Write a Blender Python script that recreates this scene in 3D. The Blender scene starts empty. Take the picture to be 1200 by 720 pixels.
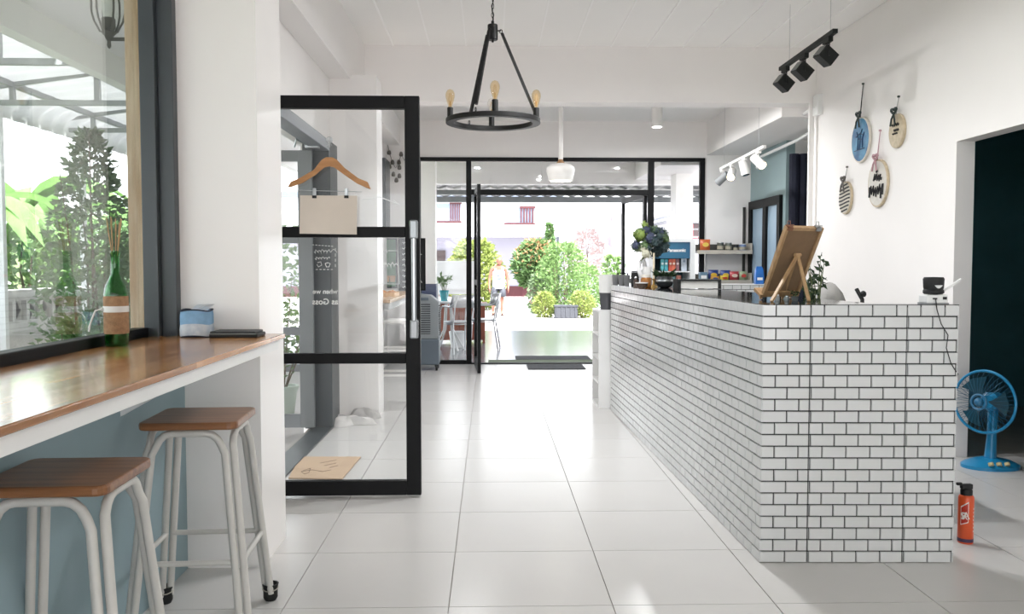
import bpy, bmesh, math, random
from math import sin, cos, pi, radians, sqrt
from mathutils import Vector, Matrix
random.seed(7)
SC = bpy.context.scene
COL = SC.collection
# ------------------------------------------------------------------ camera
CAM_H = 1.25
YAW, PIT = radians(1.49), radians(2.75)
cd = bpy.data.cameras.new('camera'); cam = bpy.data.objects.new('camera', cd); COL.objects.link(cam)
cd.sensor_width = 36; cd.lens = 30.0; cd.clip_start = .05; cd.clip_end = 300
cam.location = (0, 0, CAM_H); cam.rotation_euler = (pi/2-PIT, 0, -YAW)
SC.camera = cam
# ------------------------------------------------------------------ sky, sun, exposure
W = bpy.data.worlds.new('hazy_sky'); SC.world = W; W.use_nodes = True
wn = W.node_tree; wn.nodes.clear()
wo = wn.nodes.new('ShaderNodeOutputWorld'); wb = wn.nodes.new('ShaderNodeBackground')
tc = wn.nodes.new('ShaderNodeTexCoord'); sx = wn.nodes.new('ShaderNodeSeparateXYZ'); rp = wn.nodes.new('ShaderNodeValToRGB')
wn.links.new(tc.outputs['Generated'], sx.inputs[0]); wn.links.new(sx.outputs['Z'], rp.inputs[0])
rp.color_ramp.elements[0].color = (.97, .985, 1, 1); rp.color_ramp.elements[1].color = (.80, .90, 1, 1)
wn.links.new(rp.outputs[0], wb.inputs[0]); wb.inputs[1].default_value = 1.9
wn.links.new(wb.outputs[0], wo.inputs[0])
sl = bpy.data.lights.new('sun', 'SUN'); sl.energy = 10; sl.angle = radians(2); sl.color = (1, .985, .965)
so = bpy.data.objects.new('sun', sl); COL.objects.link(so)
so.rotation_euler = Vector((-.30, .42, -.85)).to_track_quat('-Z', 'Y').to_euler()   # high sun from behind the building
VS = SC.view_settings
VS.view_transform = 'Standard'; VS.look = 'None'; VS.gamma = 1; VS.use_curve_mapping = False
VS.exposure = 1.40
LAMP_W = 10.0      # each ceiling downlight, the added ones included
SC.cycles.use_denoising = True
SC.cycles.max_bounces = 14; SC.cycles.diffuse_bounces = 8; SC.cycles.glossy_bounces = 6
SC.cycles.transparent_max_bounces = 24; SC.cycles.transmission_bounces = 8
SC.cycles.caustics_reflective = False; SC.cycles.caustics_refractive = False
SC.cycles.sample_clamp_indirect = 8

def portal(name, loc, rot, sx_, sy_):
    l = bpy.data.lights.new(name, 'AREA'); l.shape = 'RECTANGLE'; l.size = sx_; l.size_y = sy_
    l.cycles.is_portal = True
    o = bpy.data.objects.new(name, l); COL.objects.link(o); o.location = loc; o.rotation_euler = rot
portal('portal_front', (.9, 10.98, 1.3), (-pi/2, 0, 0), 3.7, 2.6)
portal('portal_behind', (.85, -2.75, 1.25), (pi/2, 0, 0), 4.3, 2.6)
portal('portal_window', (-1.52, 1.2, 1.85), (0, -pi/2, 0), 1.8, 5.0)
portal('portal_door', (-1.52, 5.6, 1.1), (0, -pi/2, 0), 2.2, 2.2)

# ------------------------------------------------------------------ photo pixel -> place in the room
_f = Vector((sin(YAW)*cos(PIT), cos(YAW)*cos(PIT), -sin(PIT))); _r = Vector((cos(YAW), -sin(YAW), 0)); _u = _r.cross(_f)
_c = Vector((0, 0, CAM_H))
def ray(x, y): return _f + _r*((x-600)/1000) + _u*((360-y)/1000)
def az(x, y, z): d = ray(x, y); return _c + d*((z-CAM_H)/d.z)
def ay(x, y, Y): d = ray(x, y); return _c + d*(Y/d.y)
def ax(x, y, X): d = ray(x, y); return _c + d*(X/d.x)

# ------------------------------------------------------------------ materials
def lin(h):
    if isinstance(h, str):
        v = [int(h[i:i+2], 16)/255 for i in (0, 2, 4)]
        return tuple(c/12.92 if c <= .04045 else ((c+.055)/1.055)**2.4 for c in v)
    return h
_M = {}
def M(name, col, rough=.5, metal=0, var=.05, scale=6., bump=0., bscale=60., spec=.5, col2=None, stretch=None, emit=0, coat=0):
    if name in _M: return _M[name]
    m = bpy.data.materials.new(name); _M[name] = m; m.use_nodes = True
    n = m.node_tree.nodes; L = m.node_tree.links; b = n['Principled BSDF']
    c = lin(col); c2 = lin(col2) if col2 else tuple(x*(1-var) for x in c)
    t = n.new('ShaderNodeTexCoord'); no = n.new('ShaderNodeTexNoise'); no.inputs['Scale'].default_value = scale
    no.inputs['Detail'].default_value = 4
    src = t.outputs['Object']
    if stretch:
        mp = n.new('ShaderNodeMapping'); mp.inputs['Scale'].default_value = stretch; L.new(src, mp.inputs[0]); src = mp.outputs[0]
    L.new(src, no.inputs['Vector'])
    r = n.new('ShaderNodeValToRGB'); r.color_ramp.elements[0].position = .35; r.color_ramp.elements[1].position = .65
    r.color_ramp.elements[0].color = (*c2, 1); r.color_ramp.elements[1].color = (*c, 1)
    L.new(no.outputs['Fac'], r.inputs[0]); L.new(r.outputs[0], b.inputs['Base Color'])
    b.inputs['Roughness'].default_value = rough; b.inputs['Metallic'].default_value = metal
    b.inputs['Specular IOR Level'].default_value = spec
    if coat: b.inputs['Coat Weight'].default_value = coat; b.inputs['Coat Roughness'].default_value = .08
    if emit:
        L.new(r.outputs[0], b.inputs['Emission Color']); b.inputs['Emission Strength'].default_value = emit
    if bump:
        n2 = n.new('ShaderNodeTexNoise'); n2.inputs['Scale'].default_value = bscale; L.new(src, n2.inputs['Vector'])
        bp = n.new('ShaderNodeBump'); bp.inputs['Strength'].default_value = bump; bp.inputs['Distance'].default_value = .01
        L.new(n2.outputs['Fac'], bp.inputs['Height']); L.new(bp.outputs[0], b.inputs['Normal'])
    return m
def wood(name, a, b_, rough=.35, axis=1, coat=0, scale=3.):
    st = [14, 14, 14]; st[axis] = 1.2
    return M(name, a, rough, 0, scale=scale, col2=b_, stretch=tuple(st), bump=.05, bscale=20, coat=coat)
def glass(name, tint=(.95, .97, .97), refl=1.0):
    m = bpy.data.materials.new(name); m.use_nodes = True
    n = m.node_tree.nodes; L = m.node_tree.links; n.clear()
    o = n.new('ShaderNodeOutputMaterial'); mx = n.new('ShaderNodeMixShader'); t = n.new('ShaderNodeBsdfTransparent'); g = n.new('ShaderNodeBsdfGlossy')
    fr = n.new('ShaderNodeFresnel'); fr.inputs[0].default_value = 1.45
    ge = n.new('ShaderNodeNewGeometry'); io = n.new('ShaderNodeMapRange')        # same reflectance on both faces of the sheet
    io.inputs['To Min'].default_value = 1.45; io.inputs['To Max'].default_value = 1/1.45
    L.new(ge.outputs['Backfacing'], io.inputs['Value']); L.new(io.outputs[0], fr.inputs[0])
    mu = n.new('ShaderNodeMath'); mu.operation = 'MULTIPLY'; mu.inputs[1].default_value = refl
    no = n.new('ShaderNodeTexNoise'); no.inputs['Scale'].default_value = 2.5; rr = n.new('ShaderNodeValToRGB')
    rr.color_ramp.elements[0].color = (*[x*.985 for x in tint], 1); rr.color_ramp.elements[1].color = (*tint, 1)
    L.new(no.outputs['Fac'], rr.inputs[0]); L.new(rr.outputs[0], t.inputs[0])
    g.inputs['Roughness'].default_value = .02
    L.new(fr.outputs[0], mu.inputs[0]); L.new(mu.outputs[0], mx.inputs[0]); L.new(t.outputs[0], mx.inputs[1]); L.new(g.outputs[0], mx.inputs[2]); L.new(mx.outputs[0], o.inputs[0])
    return m
WHITE = M('white_paint', 'eeebe9', .65, var=.03, scale=1.5, bump=.03, bscale=120)
WHITE2 = M('white_gloss_paint', 'eeebe9', .35, var=.03, scale=1.5)
CEIL = M('ceiling_paint', 'f5f4f2', .7, var=.02, scale=1)
STRIP = M('ceiling_strip', 'fbfaf9', .5, var=.01)
BLUEWALL = M('blue_grey_wall_paint', '8ba1a8', .55, var=.08, scale=3)
TEALWALL = M('pale_teal_wall_paint', '8fa5a8', .5, var=.05, scale=3)
FLOORT = M('floor_tile_glaze', 'cdcbc9', .24, var=.04, scale=1.2, spec=.5)
GROUT = M('floor_grout', 'a8a49f', .8, var=.1)
BLACKM = M('black_powder_coat', '0d0e10', .5, var=.15, scale=20, spec=.2)
GREYAL = M('dark_grey_aluminium', '3d4347', .4, var=.08, scale=9)
MIDGREY = M('mid_grey_steel', '8b8d8f', .5, var=.08, scale=9)
SILVER = M('brushed_silver', 'b8bcbf', .28, 1, var=.08, scale=30)
SUBWAY = M('white_subway_glaze', 'd2d3d3', .12, var=.035, scale=7, spec=.5)
TGROUT = M('black_tile_grout', '16171a', .8, var=.2, scale=40)
GRANITE = M('black_polished_top', '0d0e10', .07, var=.5, scale=90)
NAVY = M('navy_fabric', '12172b', .8, var=.2, scale=5)
BARWOOD = wood('varnished_bar_wood', 'd19c66', 'b57c47', .2, 1, coat=.3, scale=2.2)
def staves(m):          # laminated staves of slightly different tone under the varnish
    n = m.node_tree.nodes; L = m.node_tree.links; b = n['Principled BSDF']; old = b.inputs['Base Color'].links[0].from_socket
    t = n.new('ShaderNodeTexCoord'); mp = n.new('ShaderNodeMapping'); mp.inputs['Rotation'].default_value = (0, 0, pi/2)
    br = n.new('ShaderNodeTexBrick'); br.inputs['Scale'].default_value = 1; br.inputs['Brick Width'].default_value = .42; br.inputs['Row Height'].default_value = .055; br.inputs['Mortar Size'].default_value = .0004
    br.inputs['Color1'].default_value = (1, 1, 1, 1); br.inputs['Color2'].default_value = (.55, .47, .40, 1); br.inputs['Mortar'].default_value = (.5, .4, .33, 1); br.offset = .37
    mx = n.new('ShaderNodeMix'); mx.data_type = 'RGBA'; mx.blend_type = 'MULTIPLY'; mx.inputs[0].default_value = 1
    L.new(t.outputs['Object'], mp.inputs[0]); L.new(mp.outputs[0], br.inputs['Vector']); L.new(old, mx.inputs[6]); L.new(br.outputs['Color'], mx.inputs[7]); L.new(mx.outputs[2], b.inputs['Base Color'])
staves(BARWOOD)
SEATWOOD = wood('stool_seat_wood', '8c5d37', '6d4325', .35, 0, coat=.2)
PINE = wood('pale_pine', 'd3b184', 'c09a6c', .5, 2)
EASELWOOD = wood('easel_wood', 'bf9d74', 'a98660', .5, 2)
HANGWOOD = wood('hanger_beech', 'bd8a58', 'a97646', .4, 0)
KRAFT = M('kraft_board', '8a6f54', .8, var=.1, scale=20)
STOOLPAINT = M('off_white_tube_paint', 'c9c7c2', .45, var=.05, scale=15)
RUBBER = M('black_rubber', '111213', .6, var=.2)
CREAMCARD = M('blank_cream_card', 'd9cfc2', .7, var=.04)
WHITEINK = M('white_marker_ink', 'f2f2f0', .7, var=.02)
BLACKINK = M('black_ink', '15151a', .6, var=.1)
WPLASTIC = M('white_plastic', 'e9e9e8', .35, var=.03)
GLASS = glass('clear_pane', (.985, .99, .99))
WINGLASS = glass('shop_window_pane', (.93, .96, .96), 1.6)
BGLASS = glass('thin_bulb_glass', (.97, .96, .94), .8)
AMBER = glass('amber_bulb_glass', (.96, .87, .70), .9)
BOTTLE = glass('green_bottle_glass', (.42, .74, .45), 1.1)

# ------------------------------------------------------------------ mesh builder
class MB:
    def __init__(s): s.v = []; s.f = []; s.sm = []
    def add(s, vs, fs, smooth=False):
        k = len(s.v); s.v += [tuple(p) for p in vs]
        for q in fs: s.f.append(tuple(k+i for i in q)); s.sm.append(smooth)
        return s
    def box(s, x0, x1, y0, y1, z0, z1, m=None):
        p = [Vector((x, y, z)) for z in (z0, z1) for y in (y0, y1) for x in (x0, x1)]
        if m: p = [m @ q for q in p]
        return s.add(p, [(0, 2, 3, 1), (4, 5, 7, 6), (0, 1, 5, 4), (2, 6, 7, 3), (0, 4, 6, 2), (1, 3, 7, 5)])
    def cbox(s, c, d, m=None):
        mm = Matrix.Translation(Vector(c)) @ (m or Matrix.Identity(4))
        return s.box(-d[0]/2, d[0]/2, -d[1]/2, d[1]/2, -d[2]/2, d[2]/2, mm)
    def beam(s, p0, p1, w, h, up=(0, 0, 1)):
        p0, p1 = Vector(p0), Vector(p1); d = (p1-p0); L = d.length; d.normalize(); up = Vector(up)
        if abs(d.dot(up)) > .98: up = Vector((0, 1, 0))
        a = d.cross(up).normalized(); b = a.cross(d)
        vs = [p+a*(i*w/2)+b*(j*h/2) for p in (p0, p1) for i, j in ((-1, -1), (1, -1), (1, 1), (-1, 1))]
        return s.add(vs, [(0, 1, 2, 3), (7, 6, 5, 4), (0, 4, 5, 1), (1, 5, 6, 2), (2, 6, 7, 3), (3, 7, 4, 0)])
    def tube(s, pts, r, n=8, closed=False, cap=True):
        pts = [Vector(p) for p in pts]; k = len(pts); R = r if isinstance(r, (list, tuple)) else [r]*k
        vs = []; a = None
        for i, p in enumerate(pts):
            t = (pts[(i+1) % k]-pts[i-1]) if closed or 0 < i < k-1 else (pts[1]-pts[0] if i == 0 else pts[-1]-pts[-2])
            t.normalize()
            if a is None:
                a = t.orthogonal().normalized()
            else:
                a = (a - t*a.dot(t)); a = a.normalized() if a.length > 1e-6 else t.orthogonal().normalized()
            b = t.cross(a)
            vs += [p+(a*cos(2*pi*j/n)+b*sin(2*pi*j/n))*R[i] for j in range(n)]
        fs = [(i*n+j, i*n+(j+1) % n, ((i+1) % k)*n+(j+1) % n, ((i+1) % k)*n+j) for i in range(k if closed else k-1) for j in range(n)]
        s.add(vs, fs, True)
        if cap and not closed:
            q = len(s.v)-k*n; s.f.append(tuple(q+j for j in range(n-1, -1, -1))); s.f.append(tuple(q+(k-1)*n+j for j in range(n))); s.sm += [False, False]
        return s
    def lathe(s, prof, c=(0, 0, 0), n=16, m=None, sy=1., smooth=True):
        c = Vector(c); vs = []
        for r, z in prof:
            for j in range(n):
                p = Vector((r*cos(2*pi*j/n), r*sy*sin(2*pi*j/n), z))
                if m: p = m @ p
                vs.append(p+c)
        k = len(prof)
        fs = [(i*n+j, i*n+(j+1) % n, (i+1)*n+(j+1) % n, (i+1)*n+j) for i in range(k-1) for j in range(n)]
        s.add(vs, fs, smooth)
        q = len(s.v)-k*n
        if prof[0][0] > 1e-5: s.f.append(tuple(q+j for j in range(n-1, -1, -1))); s.sm.append(False)
        if prof[-1][0] > 1e-5: s.f.append(tuple(q+(k-1)*n+j for j in range(n))); s.sm.append(False)
        return s
    def cyl(s, p0, p1, r0, r1=None, n=12):
        return s.tube([p0, p1], [r0, r0 if r1 is None else r1], n)
    def ball(s, c, r, n=10, sz=1., m=None):
        pr = [(max(1e-6, r*sin(pi*i/(n//2+1))), -r*sz*cos(pi*i/(n//2+1))) for i in range(n//2+2)]
        return s.lathe(pr, c, n, m)
    def prism(s, poly, m, d):
        """poly in the local x-z plane, pushed d along local y, then placed by m"""
        k = len(poly)
        vs = [m @ Vector((x, y, z)) for y in (0, d) for x, z in poly]
        fs = [tuple(range(k)), tuple(range(2*k-1, k-1, -1))]+[(i, k+i, k+(i+1) % k, (i+1) % k) for i in range(k)]
        return s.add(vs, fs)
    def loft(s, rings, cap=True):
        n = len(rings[0]); vs = [p for r in rings for p in r]
        fs = [(i*n+j, i*n+(j+1) % n, (i+1)*n+(j+1) % n, (i+1)*n+j) for i in range(len(rings)-1) for j in range(n)]
        s.add(vs, fs, True)
        if cap:
            q = len(s.v)-len(vs); s.f.append(tuple(q+j for j in range(n-1, -1, -1))); s.f.append(tuple(q+len(vs)-n+j for j in range(n))); s.sm += [False, False]
        return s
    def leaf(s, c, d, w, up=None):
        """one folded leaf of four triangles from c along d"""
        c, d = Vector(c), Vector(d); a = d.cross(up or Vector((random.uniform(-1, 1), random.uniform(-1, 1), random.uniform(-1, 1))))
        if a.length < 1e-6: a = d.orthogonal()
        a.normalize(); nrm = a.cross(d).normalized()*w*.25
        m1 = c+d*.45
        return s.add([c, m1+a*w/2+nrm, c+d, m1-a*w/2+nrm, m1], [(0, 1, 4), (1, 2, 4), (2, 3, 4), (3, 0, 4)])
    def mesh(s, name, mat, off=Vector((0, 0, 0))):
        me = bpy.data.meshes.new(name)
        me.from_pydata([(p[0]-off.x, p[1]-off.y, p[2]-off.z) for p in s.v], [], s.f)
        if any(s.sm):
            me.polygons.foreach_set('use_smooth', s.sm); me.set_sharp_from_angle(angle=radians(38))
        me.materials.append(mat); me.update()
        return me
    def build(s, name, mat, parent=None, local=False, bevel=0, seg=2, flip=False):
        off = Vector((0, 0, 0)) if local or parent is None else rootloc(parent)
        me = s.mesh(name, mat, off)
        bm = bmesh.new(); bm.from_mesh(me); bmesh.ops.recalc_face_normals(bm, faces=bm.faces); bm.to_mesh(me); bm.free()
        o = link(name, me, parent)
        if bevel:
            b = o.modifiers.new('edge', 'BEVEL'); b.width = bevel; b.segments = seg; b.limit_method = 'ANGLE'
        return o
def link(name, me, parent=None):
    o = bpy.data.objects.new(name, me); COL.objects.link(o)
    if parent is not None: o.parent = parent
    return o
def rootloc(o):
    v = Vector((0, 0, 0))
    while o is not None: v += o.location; o = o.parent
    return v
def tag(o, label, cat, group=None, kind=None):
    o['label'] = label; o['category'] = cat
    if group: o['group'] = group
    if kind: o['kind'] = kind
    return o
def thing(name, label, cat, loc=(0, 0, 0), rz=0, group=None):
    o = bpy.data.objects.new(name, None); COL.objects.link(o); o.location = loc; o.rotation_euler = (0, 0, rz); o.empty_display_size = .05
    return tag(o, label, cat, group)
def struct(o, label=None):
    o['kind'] = 'structure'
    if label: o['label'] = label
    return o
def sempty(name, loc=(0, 0, 0), label=None):
    o = bpy.data.objects.new(name, None); COL.objects.link(o); o.location = loc; o.empty_display_size = .05
    return struct(o, label)
def plab(o, t): o['label'] = t; return o
def stuff(o): o['kind'] = 'stuff'; return o
def copy_tree(o, parent=None):
    c = o.copy(); COL.objects.link(c); c.parent = parent
    for ch in [x for x in o.children]: copy_tree(ch, c)
    return c
def sbox(name, x0, x1, y0, y1, z0, z1, mat, label=None, parent=None):
    return struct(MB().box(x0, x1, y0, y1, z0, z1).build(name, mat, parent), label) if parent is None else MB().box(x0, x1, y0, y1, z0, z1).build(name, mat, parent)
def text(body, size, mat, parent, loc, rot, name='lettering', ext=.0008, local_scale=(1, 1, 1), align='CENTER', off=0):
    c = bpy.data.curves.new('lettering', 'FONT'); c.body = body; c.size = size; c.extrude = ext; c.align_x = align; c.align_y = 'CENTER'; c.offset = off
    t = bpy.data.objects.new('tmp', c); COL.objects.link(t)
    bpy.context.view_layer.update()
    me = bpy.data.meshes.new_from_object(t.evaluated_get(bpy.context.evaluated_depsgraph_get()))
    bpy.data.objects.remove(t); bpy.data.curves.remove(c)
    me.materials.clear(); me.materials.append(mat)
    o = link(name, me, parent); o.location = Vector(loc)-(rootloc(parent) if parent else Vector()); o.rotation_euler = rot; o.scale = local_scale
    return o
RAD = radians

# ================================================================== THE SETTING
XR, ZC, YB, YF = 3.0, 3.25, 7.85, 10.87          # side wall, ceiling height, cross beam, far glass wall
fl = sbox('floor', -1.40, 5.7, -2.7, YF+.06, -.12, -.006, GROUT, 'pale grey glossy tiled floor')
tm = MB(); e = .002; T = .603
tm.add([(e, e, 0), (T-e, e, 0), (T-e, T-e, 0), (e, T-e, 0), (e, e, -.008), (T-e, e, -.008), (T-e, T-e, -.008), (e, T-e, -.008)],
       [(0, 1, 2, 3), (0, 4, 5, 1), (1, 5, 6, 2), (2, 6, 7, 3), (3, 7, 4, 0)])
tme = tm.mesh('tile', FLOORT)
for i in range(-2, 6):
    for j in range(-8, 13):
        x, y = -.152+T*i, 3.079+T*j
        if y+T > YF+.06 or (i == 5 and y > 7): continue
        o = link('tile', tme, fl); o.location = (x, y, 0)
# ceiling of boards with thin battens
ce = sbox('ceiling', -1.5, XR+.12, -2.7, YB, ZC+.012, ZC+.16, CEIL, 'white board ceiling with thin battens')
for k in range(-5, 9):
    x0 = .448+.33*k; x1 = min(x0+.33, XR)
    if x0 > XR-.02: continue
    MB().box(max(x0+.004, -1.13), x1-.004, -2.7, YB, ZC, ZC+.012).build('panel', CEIL, ce)
    MB().box(x0-.006, x0+.006, -2.7, YB, ZC-.006, ZC+.012).build('batten', STRIP, ce)
sbox('ceiling_far', -1.5, 3.4, YB+.2, YF+.1, 3.08, 3.4, CEIL, 'white ceiling of the far room')
sbox('beam_cross', -1.41, XR, YB, YB+.22, 2.745, ZC+.1, WHITE, 'white beam across the room')
sbox('beam_side', -1.41, -1.13, -2.7, YB, 2.77, ZC+.1, WHITE, 'white beam along the window wall')
sbox('beam_side_far', -1.41, -1.13, YB+.22, YF, 2.77, 3.3, WHITE)
sbox('beam_alcove', 2.76, 3.36, YB+.22, YF, 2.66, 3.3, WHITE, 'white beam over the alcove')
# window wall
XW = -1.25
sbox('wall_left', -1.5, XW, -2.7, 3.51, -.12, .93, BLUEWALL, 'blue-grey painted wall under the bar')
sbox('wall_left_head', -1.5, -1.30, -2.7, 3.51, 2.72, 2.9, WHITE)
sbox('pillar_left', -1.449, -.942, 3.51, 3.91, -.12, 2.8, WHITE2, 'white pillar at the end of the bar')
sbox('wall_left_door', -1.5, -1.30, 3.91, 4.52, -.12, 2.9, WHITE)
sbox('wall_left_lintel', -1.5, -1.30, 4.52, 6.86, 2.2, 2.9, WHITE)
sbox('pillar_far', -1.5, -.92, 7.04, 7.38, -.12, 2.8, WHITE2, 'white pillar beyond the glass door')
sbox('wall_left_jamb', -1.5, -1.30, 6.86, 7.04, -.12, 2.9, WHITE)
sbox('wall_left_far', -1.5, -1.30, 7.38, YF+.1, -.12, 3.3, WHITE)
sbox('trim_dark', -1.30, -1.25, 10.35, 10.8, 1.72, 2.55, GREYAL)
# wall behind the camera with its own wide glazed opening
sbox('wall_back_head', -1.5, XR+.12, -2.7, -2.58, 2.6, ZC+.1, WHITE)
sbox('added_canopy_rear', -4, 8, -7.5, -2.7, 2.65, 2.75, WHITE)  # added out of view to block sky light coming from behind
# side wall with doorway
sbox('wall_right', XR, XR+.12, 5.45, YB+.08, -.12, ZC+.1, WHITE, 'white wall with round plaques')
sbox('wall_right_lintel', XR, XR+.12, 4.0, 5.45, 2.05, ZC+.1, WHITE)
sbox('wall_right_near', XR, XR+.12, -2.7, 4.0, -.12, ZC+.1, WHITE)
DARK = M('dark_teal_store_paint', '47767e', .6, var=.25, scale=2)
sbox('wall_store_back', 5.6, 5.7, 3.3, 7.7, -.12, 2.7, DARK, 'dark teal wall of the back store')
sbox('wall_store_far', 3.12, 5.6, 7.45, 7.55, -.12, 2.7, DARK)
sbox('wall_store_near', 3.12, 5.6, 3.3, 3.4, -.12, 2.7, DARK)
sbox('ceiling_store', 3.12, 5.7, 3.3, 7.7, 2.6, 2.7, DARK)
sbox('trim_store_panel', 4.9, 5.0, 7.38, 7.45, 1.2, 2.3, M('near_black_board', '0d1416', .5))
# alcove beyond the wall
sbox('wall_alcove', 3.33, 3.43, 9.57, YF, -.12, 2.66, TEALWALL, 'pale teal wall of the alcove')
sbox('wall_alcove_end', 3.43, 4.6, 9.57, 9.67, -.12, 2.66, WHITE)
sbox('wall_alcove_side', 4.5, 4.6, 7.55, 9.57, -.12, 2.66, TEALWALL)
sbox('wall_alcove_near', 3.12, 4.5, YB-.02, YB+.08, -.12, 2.66, WHITE)
sbox('ceiling_alcove', 3.36, 4.6, 7.8, 9.6, 2.66, 2.75, WHITE)
sbox('floor_alcove', 3.2, 4.6, 7.55, 9.6, -.12, -.001, FLOORT)
sbox('wall_far_right', 2.76, 3.43, YF, YF+.12, -.12, 3.3, WHITE, 'white wall behind the snack shelves')
sbox('wall_far_left', -1.5, -.93, YF, YF+.12, -.12, 3.3, WHITE, 'white wall with the chalkboards')
sbox('wall_far_head', -.93, 2.76, YF, YF+.12, 2.62, 3.3, WHITE, 'white wall above the far glazing')
cur = MB()
for k in range(9):
    cur.tube([(3.40+.1*k, 9.51, .02), (3.40+.1*k, 9.51, 2.5)], .055, 8)
tag(cur.build('curtain', NAVY), 'dark navy curtain hanging in the alcove opening', 'curtain')
sbox('trim_conduit', 2.93, 2.975, YB-.03, YB, 1.0, 2.745, WHITE2, 'white pipe casing down the wall edge')
sbox('trim_junction_box', 2.955, 3.0, YB-.16, YB-.04, 2.62, 2.80, WPLASTIC)
tb = MB().tube([(2.97, YB-.1, 2.70), (2.97, YB+.3, 2.68), (3.2, 8.3, 2.60), (3.25, 9.0, 2.58), (3.25, 10.2, 2.56), (3.26, 10.4, 2.45)], .018, 8)
struct(tb.build('trim_cable_pipe', WPLASTIC))
# ---- big window beside the bar
w1 = sempty('window_1', (-1.37, 1.5, .95), 'wide shop window beside the bar')
MB().box(-1.378, -1.318, 3.43, 3.51, .93, 2.74).box(-1.318, -1.258, 3.46, 3.51, .93, 2.74).build('frame_post', GREYAL, w1, bevel=.004)
MB().box(-1.42, -1.36, -2.7, 3.43, .935, 1.005).build('bottom_rail', BLACKM, w1, bevel=.004)
MB().box(-1.42, -1.36, -2.7, 3.43, 2.66, 2.74).build('top_rail', GREYAL, w1, bevel=.004)
MB().box(-1.448, -1.378, 3.47, 3.51, .95, 2.72).build('wood_lining', wood('raw_window_wood', 'ead0b0', 'd0ad88', .6, 2), w1, bevel=.003)
MB().box(-1.395, -1.389, -2.7, 3.47, 1.0, 2.67).build('pane', WINGLASS, w1)
# ---- doorway in the window wall: frame and the leaf that stands open outside
d2 = sempty('door_2', (-1.3, 5.6, 0), 'grey framed double doorway in the window wall')
MB().box(-1.42, -1.21, 6.55, 6.86, 0, 2.2).build('frame_post', GREYAL, d2, bevel=.004)
MB().box(-1.32, -1.21, 4.52, 6.55, 2.12, 2.2).build('frame_head', M('weathered_grey_steel', '70757a', .5, var=.1), d2, bevel=.004)
MB().box(-1.36, -1.21, 4.66, 6.55, 0, .012).build('floor_track', GREYAL, d2)
LG = M('leaf_grey', '6d7173', .45, var=.1)
Y2 = 6.45
for (x0, x1, z0, z1, nm) in ((-1.43, -1.325, .03, 2.11, 'stile'), (-2.38, -2.28, .03, 2.11, 'stile'), (-2.28, -1.43, 2.03, 2.11, 'rail'), (-2.28, -1.43, 1.42, 1.475, 'rail'), (-2.28, -1.43, .73, .79, 'rail'), (-2.28, -1.43, .03, .13, 'rail')):
    MB().box(x0, x1, Y2-.02, Y2+.02, z0, z1).build(nm, LG, d2, bevel=.003)
for z0, z1 in ((.13, .73), (.79, 1.42), (1.475, 2.03)):
    MB().box(-2.28, -1.43, Y2-.003, Y2+.003, z0, z1).build('pane', GLASS, d2)
dc = MB().cbox(ay(366, 170, 6.3), (.10, .06, .05)).build('door_closer', SILVER, d2, bevel=.005)
a0 = ay(360, 170, 6.3); a1 = ay(347, 163, 6.1); a2 = ay(345, 172, 6.3)
MB().tube([a0, a1, a2], .008, 6).build('closer_arm', SILVER, dc)
# ---- open black glass door
d1 = sempty('door_1', (-1.2, 4.59, 0), 'black framed glass door standing open')
YD = 4.59
DX0, DX1 = -1.23, ay(493, 400, YD).x
def dz(y): return ay(440, y, YD).z
sw = .078
Z0, Z1 = .012, dz(113)
r1a, r1b = dz(278.5), dz(266); r2a, r2b = dz(426), dz(414)
zb, zt = dz(563), dz(128)
for (x0, x1, z0, z1, nm) in ((DX1-sw, DX1, Z0, Z1, 'stile'), (DX0, DX0+sw, Z0, Z1, 'stile'), (DX0+sw, DX1-sw, zt, Z1, 'rail'), (DX0+sw, DX1-sw, r1a, r1b, 'rail'), (DX0+sw, DX1-sw, r2a, r2b, 'rail'), (DX0+sw, DX1-sw, Z0, zb, 'rail')):
    MB().box(x0, x1, YD-.022, YD+.022, z0, z1).build(nm, BLACKM, d1, bevel=.003)
for z0, z1 in ((r1b, zt), (r2b, r1a), (zb, r2a)):
    MB().box(DX0+sw, DX1-sw, YD-.003, YD+.003, z0, z1).build('pane', GLASS, d1)
hx = ay(485, 330, YD-.07).x
hz0, hz1 = ay(485, 385, YD-.07).z, ay(485, 268, YD-.07).z
hd = MB().tube([(hx, YD-.07, hz0-.02), (hx, YD-.07, hz1+.02)], .0135, 12).build('pull_handle', SILVER, d1)
for z in (hz0, hz1):
    MB().box(hx-.022, hx+.022, YD-.085, YD-.022, z-.055, z+.045).build('handle_clamp', M('smoked_clear_plastic', '8d9294', .15, .3), hd, bevel=.008)
# white marker drawing on the far face of the glass
ink = MB()
def stroke(pts, r=.0028, Y=YD+.006):
    ink.tube([ay(x, y, Y) for x, y in pts], r, 5)
stroke([(425, 234), (445, 231), (468, 240)]); stroke([(461, 235), (468, 240), (460, 242)])
def dash(x0, y0, x1, y1, n):
    for k in range(n):
        a, b = k/n, (k+.55)/n
        stroke([(x0+(x1-x0)*a, y0+(y1-y0)*a), (x0+(x1-x0)*b, y0+(y1-y0)*b)], .002)
dash(366, 287, 392, 289, 7); dash(393, 291, 393, 316, 4); dash(370, 316, 392, 316, 5)
def scribble(x0, x1, y, h, n, r=.0018):
    p = []
    for k in range(n*4+1):
        t = k/(n*4); p.append((x0+(x1-x0)*t+sin(k*1.7)*1.0, y+h*.5*sin(k*pi/2)*(1 if k % 8 < 4 else .6)))
    stroke(p, r)
scribble(368, 386, 295, 5, 5); scribble(369, 386, 303, 3.5, 5)
stroke([(387, 296), (391, 292), (395, 296)], .002)
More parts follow.
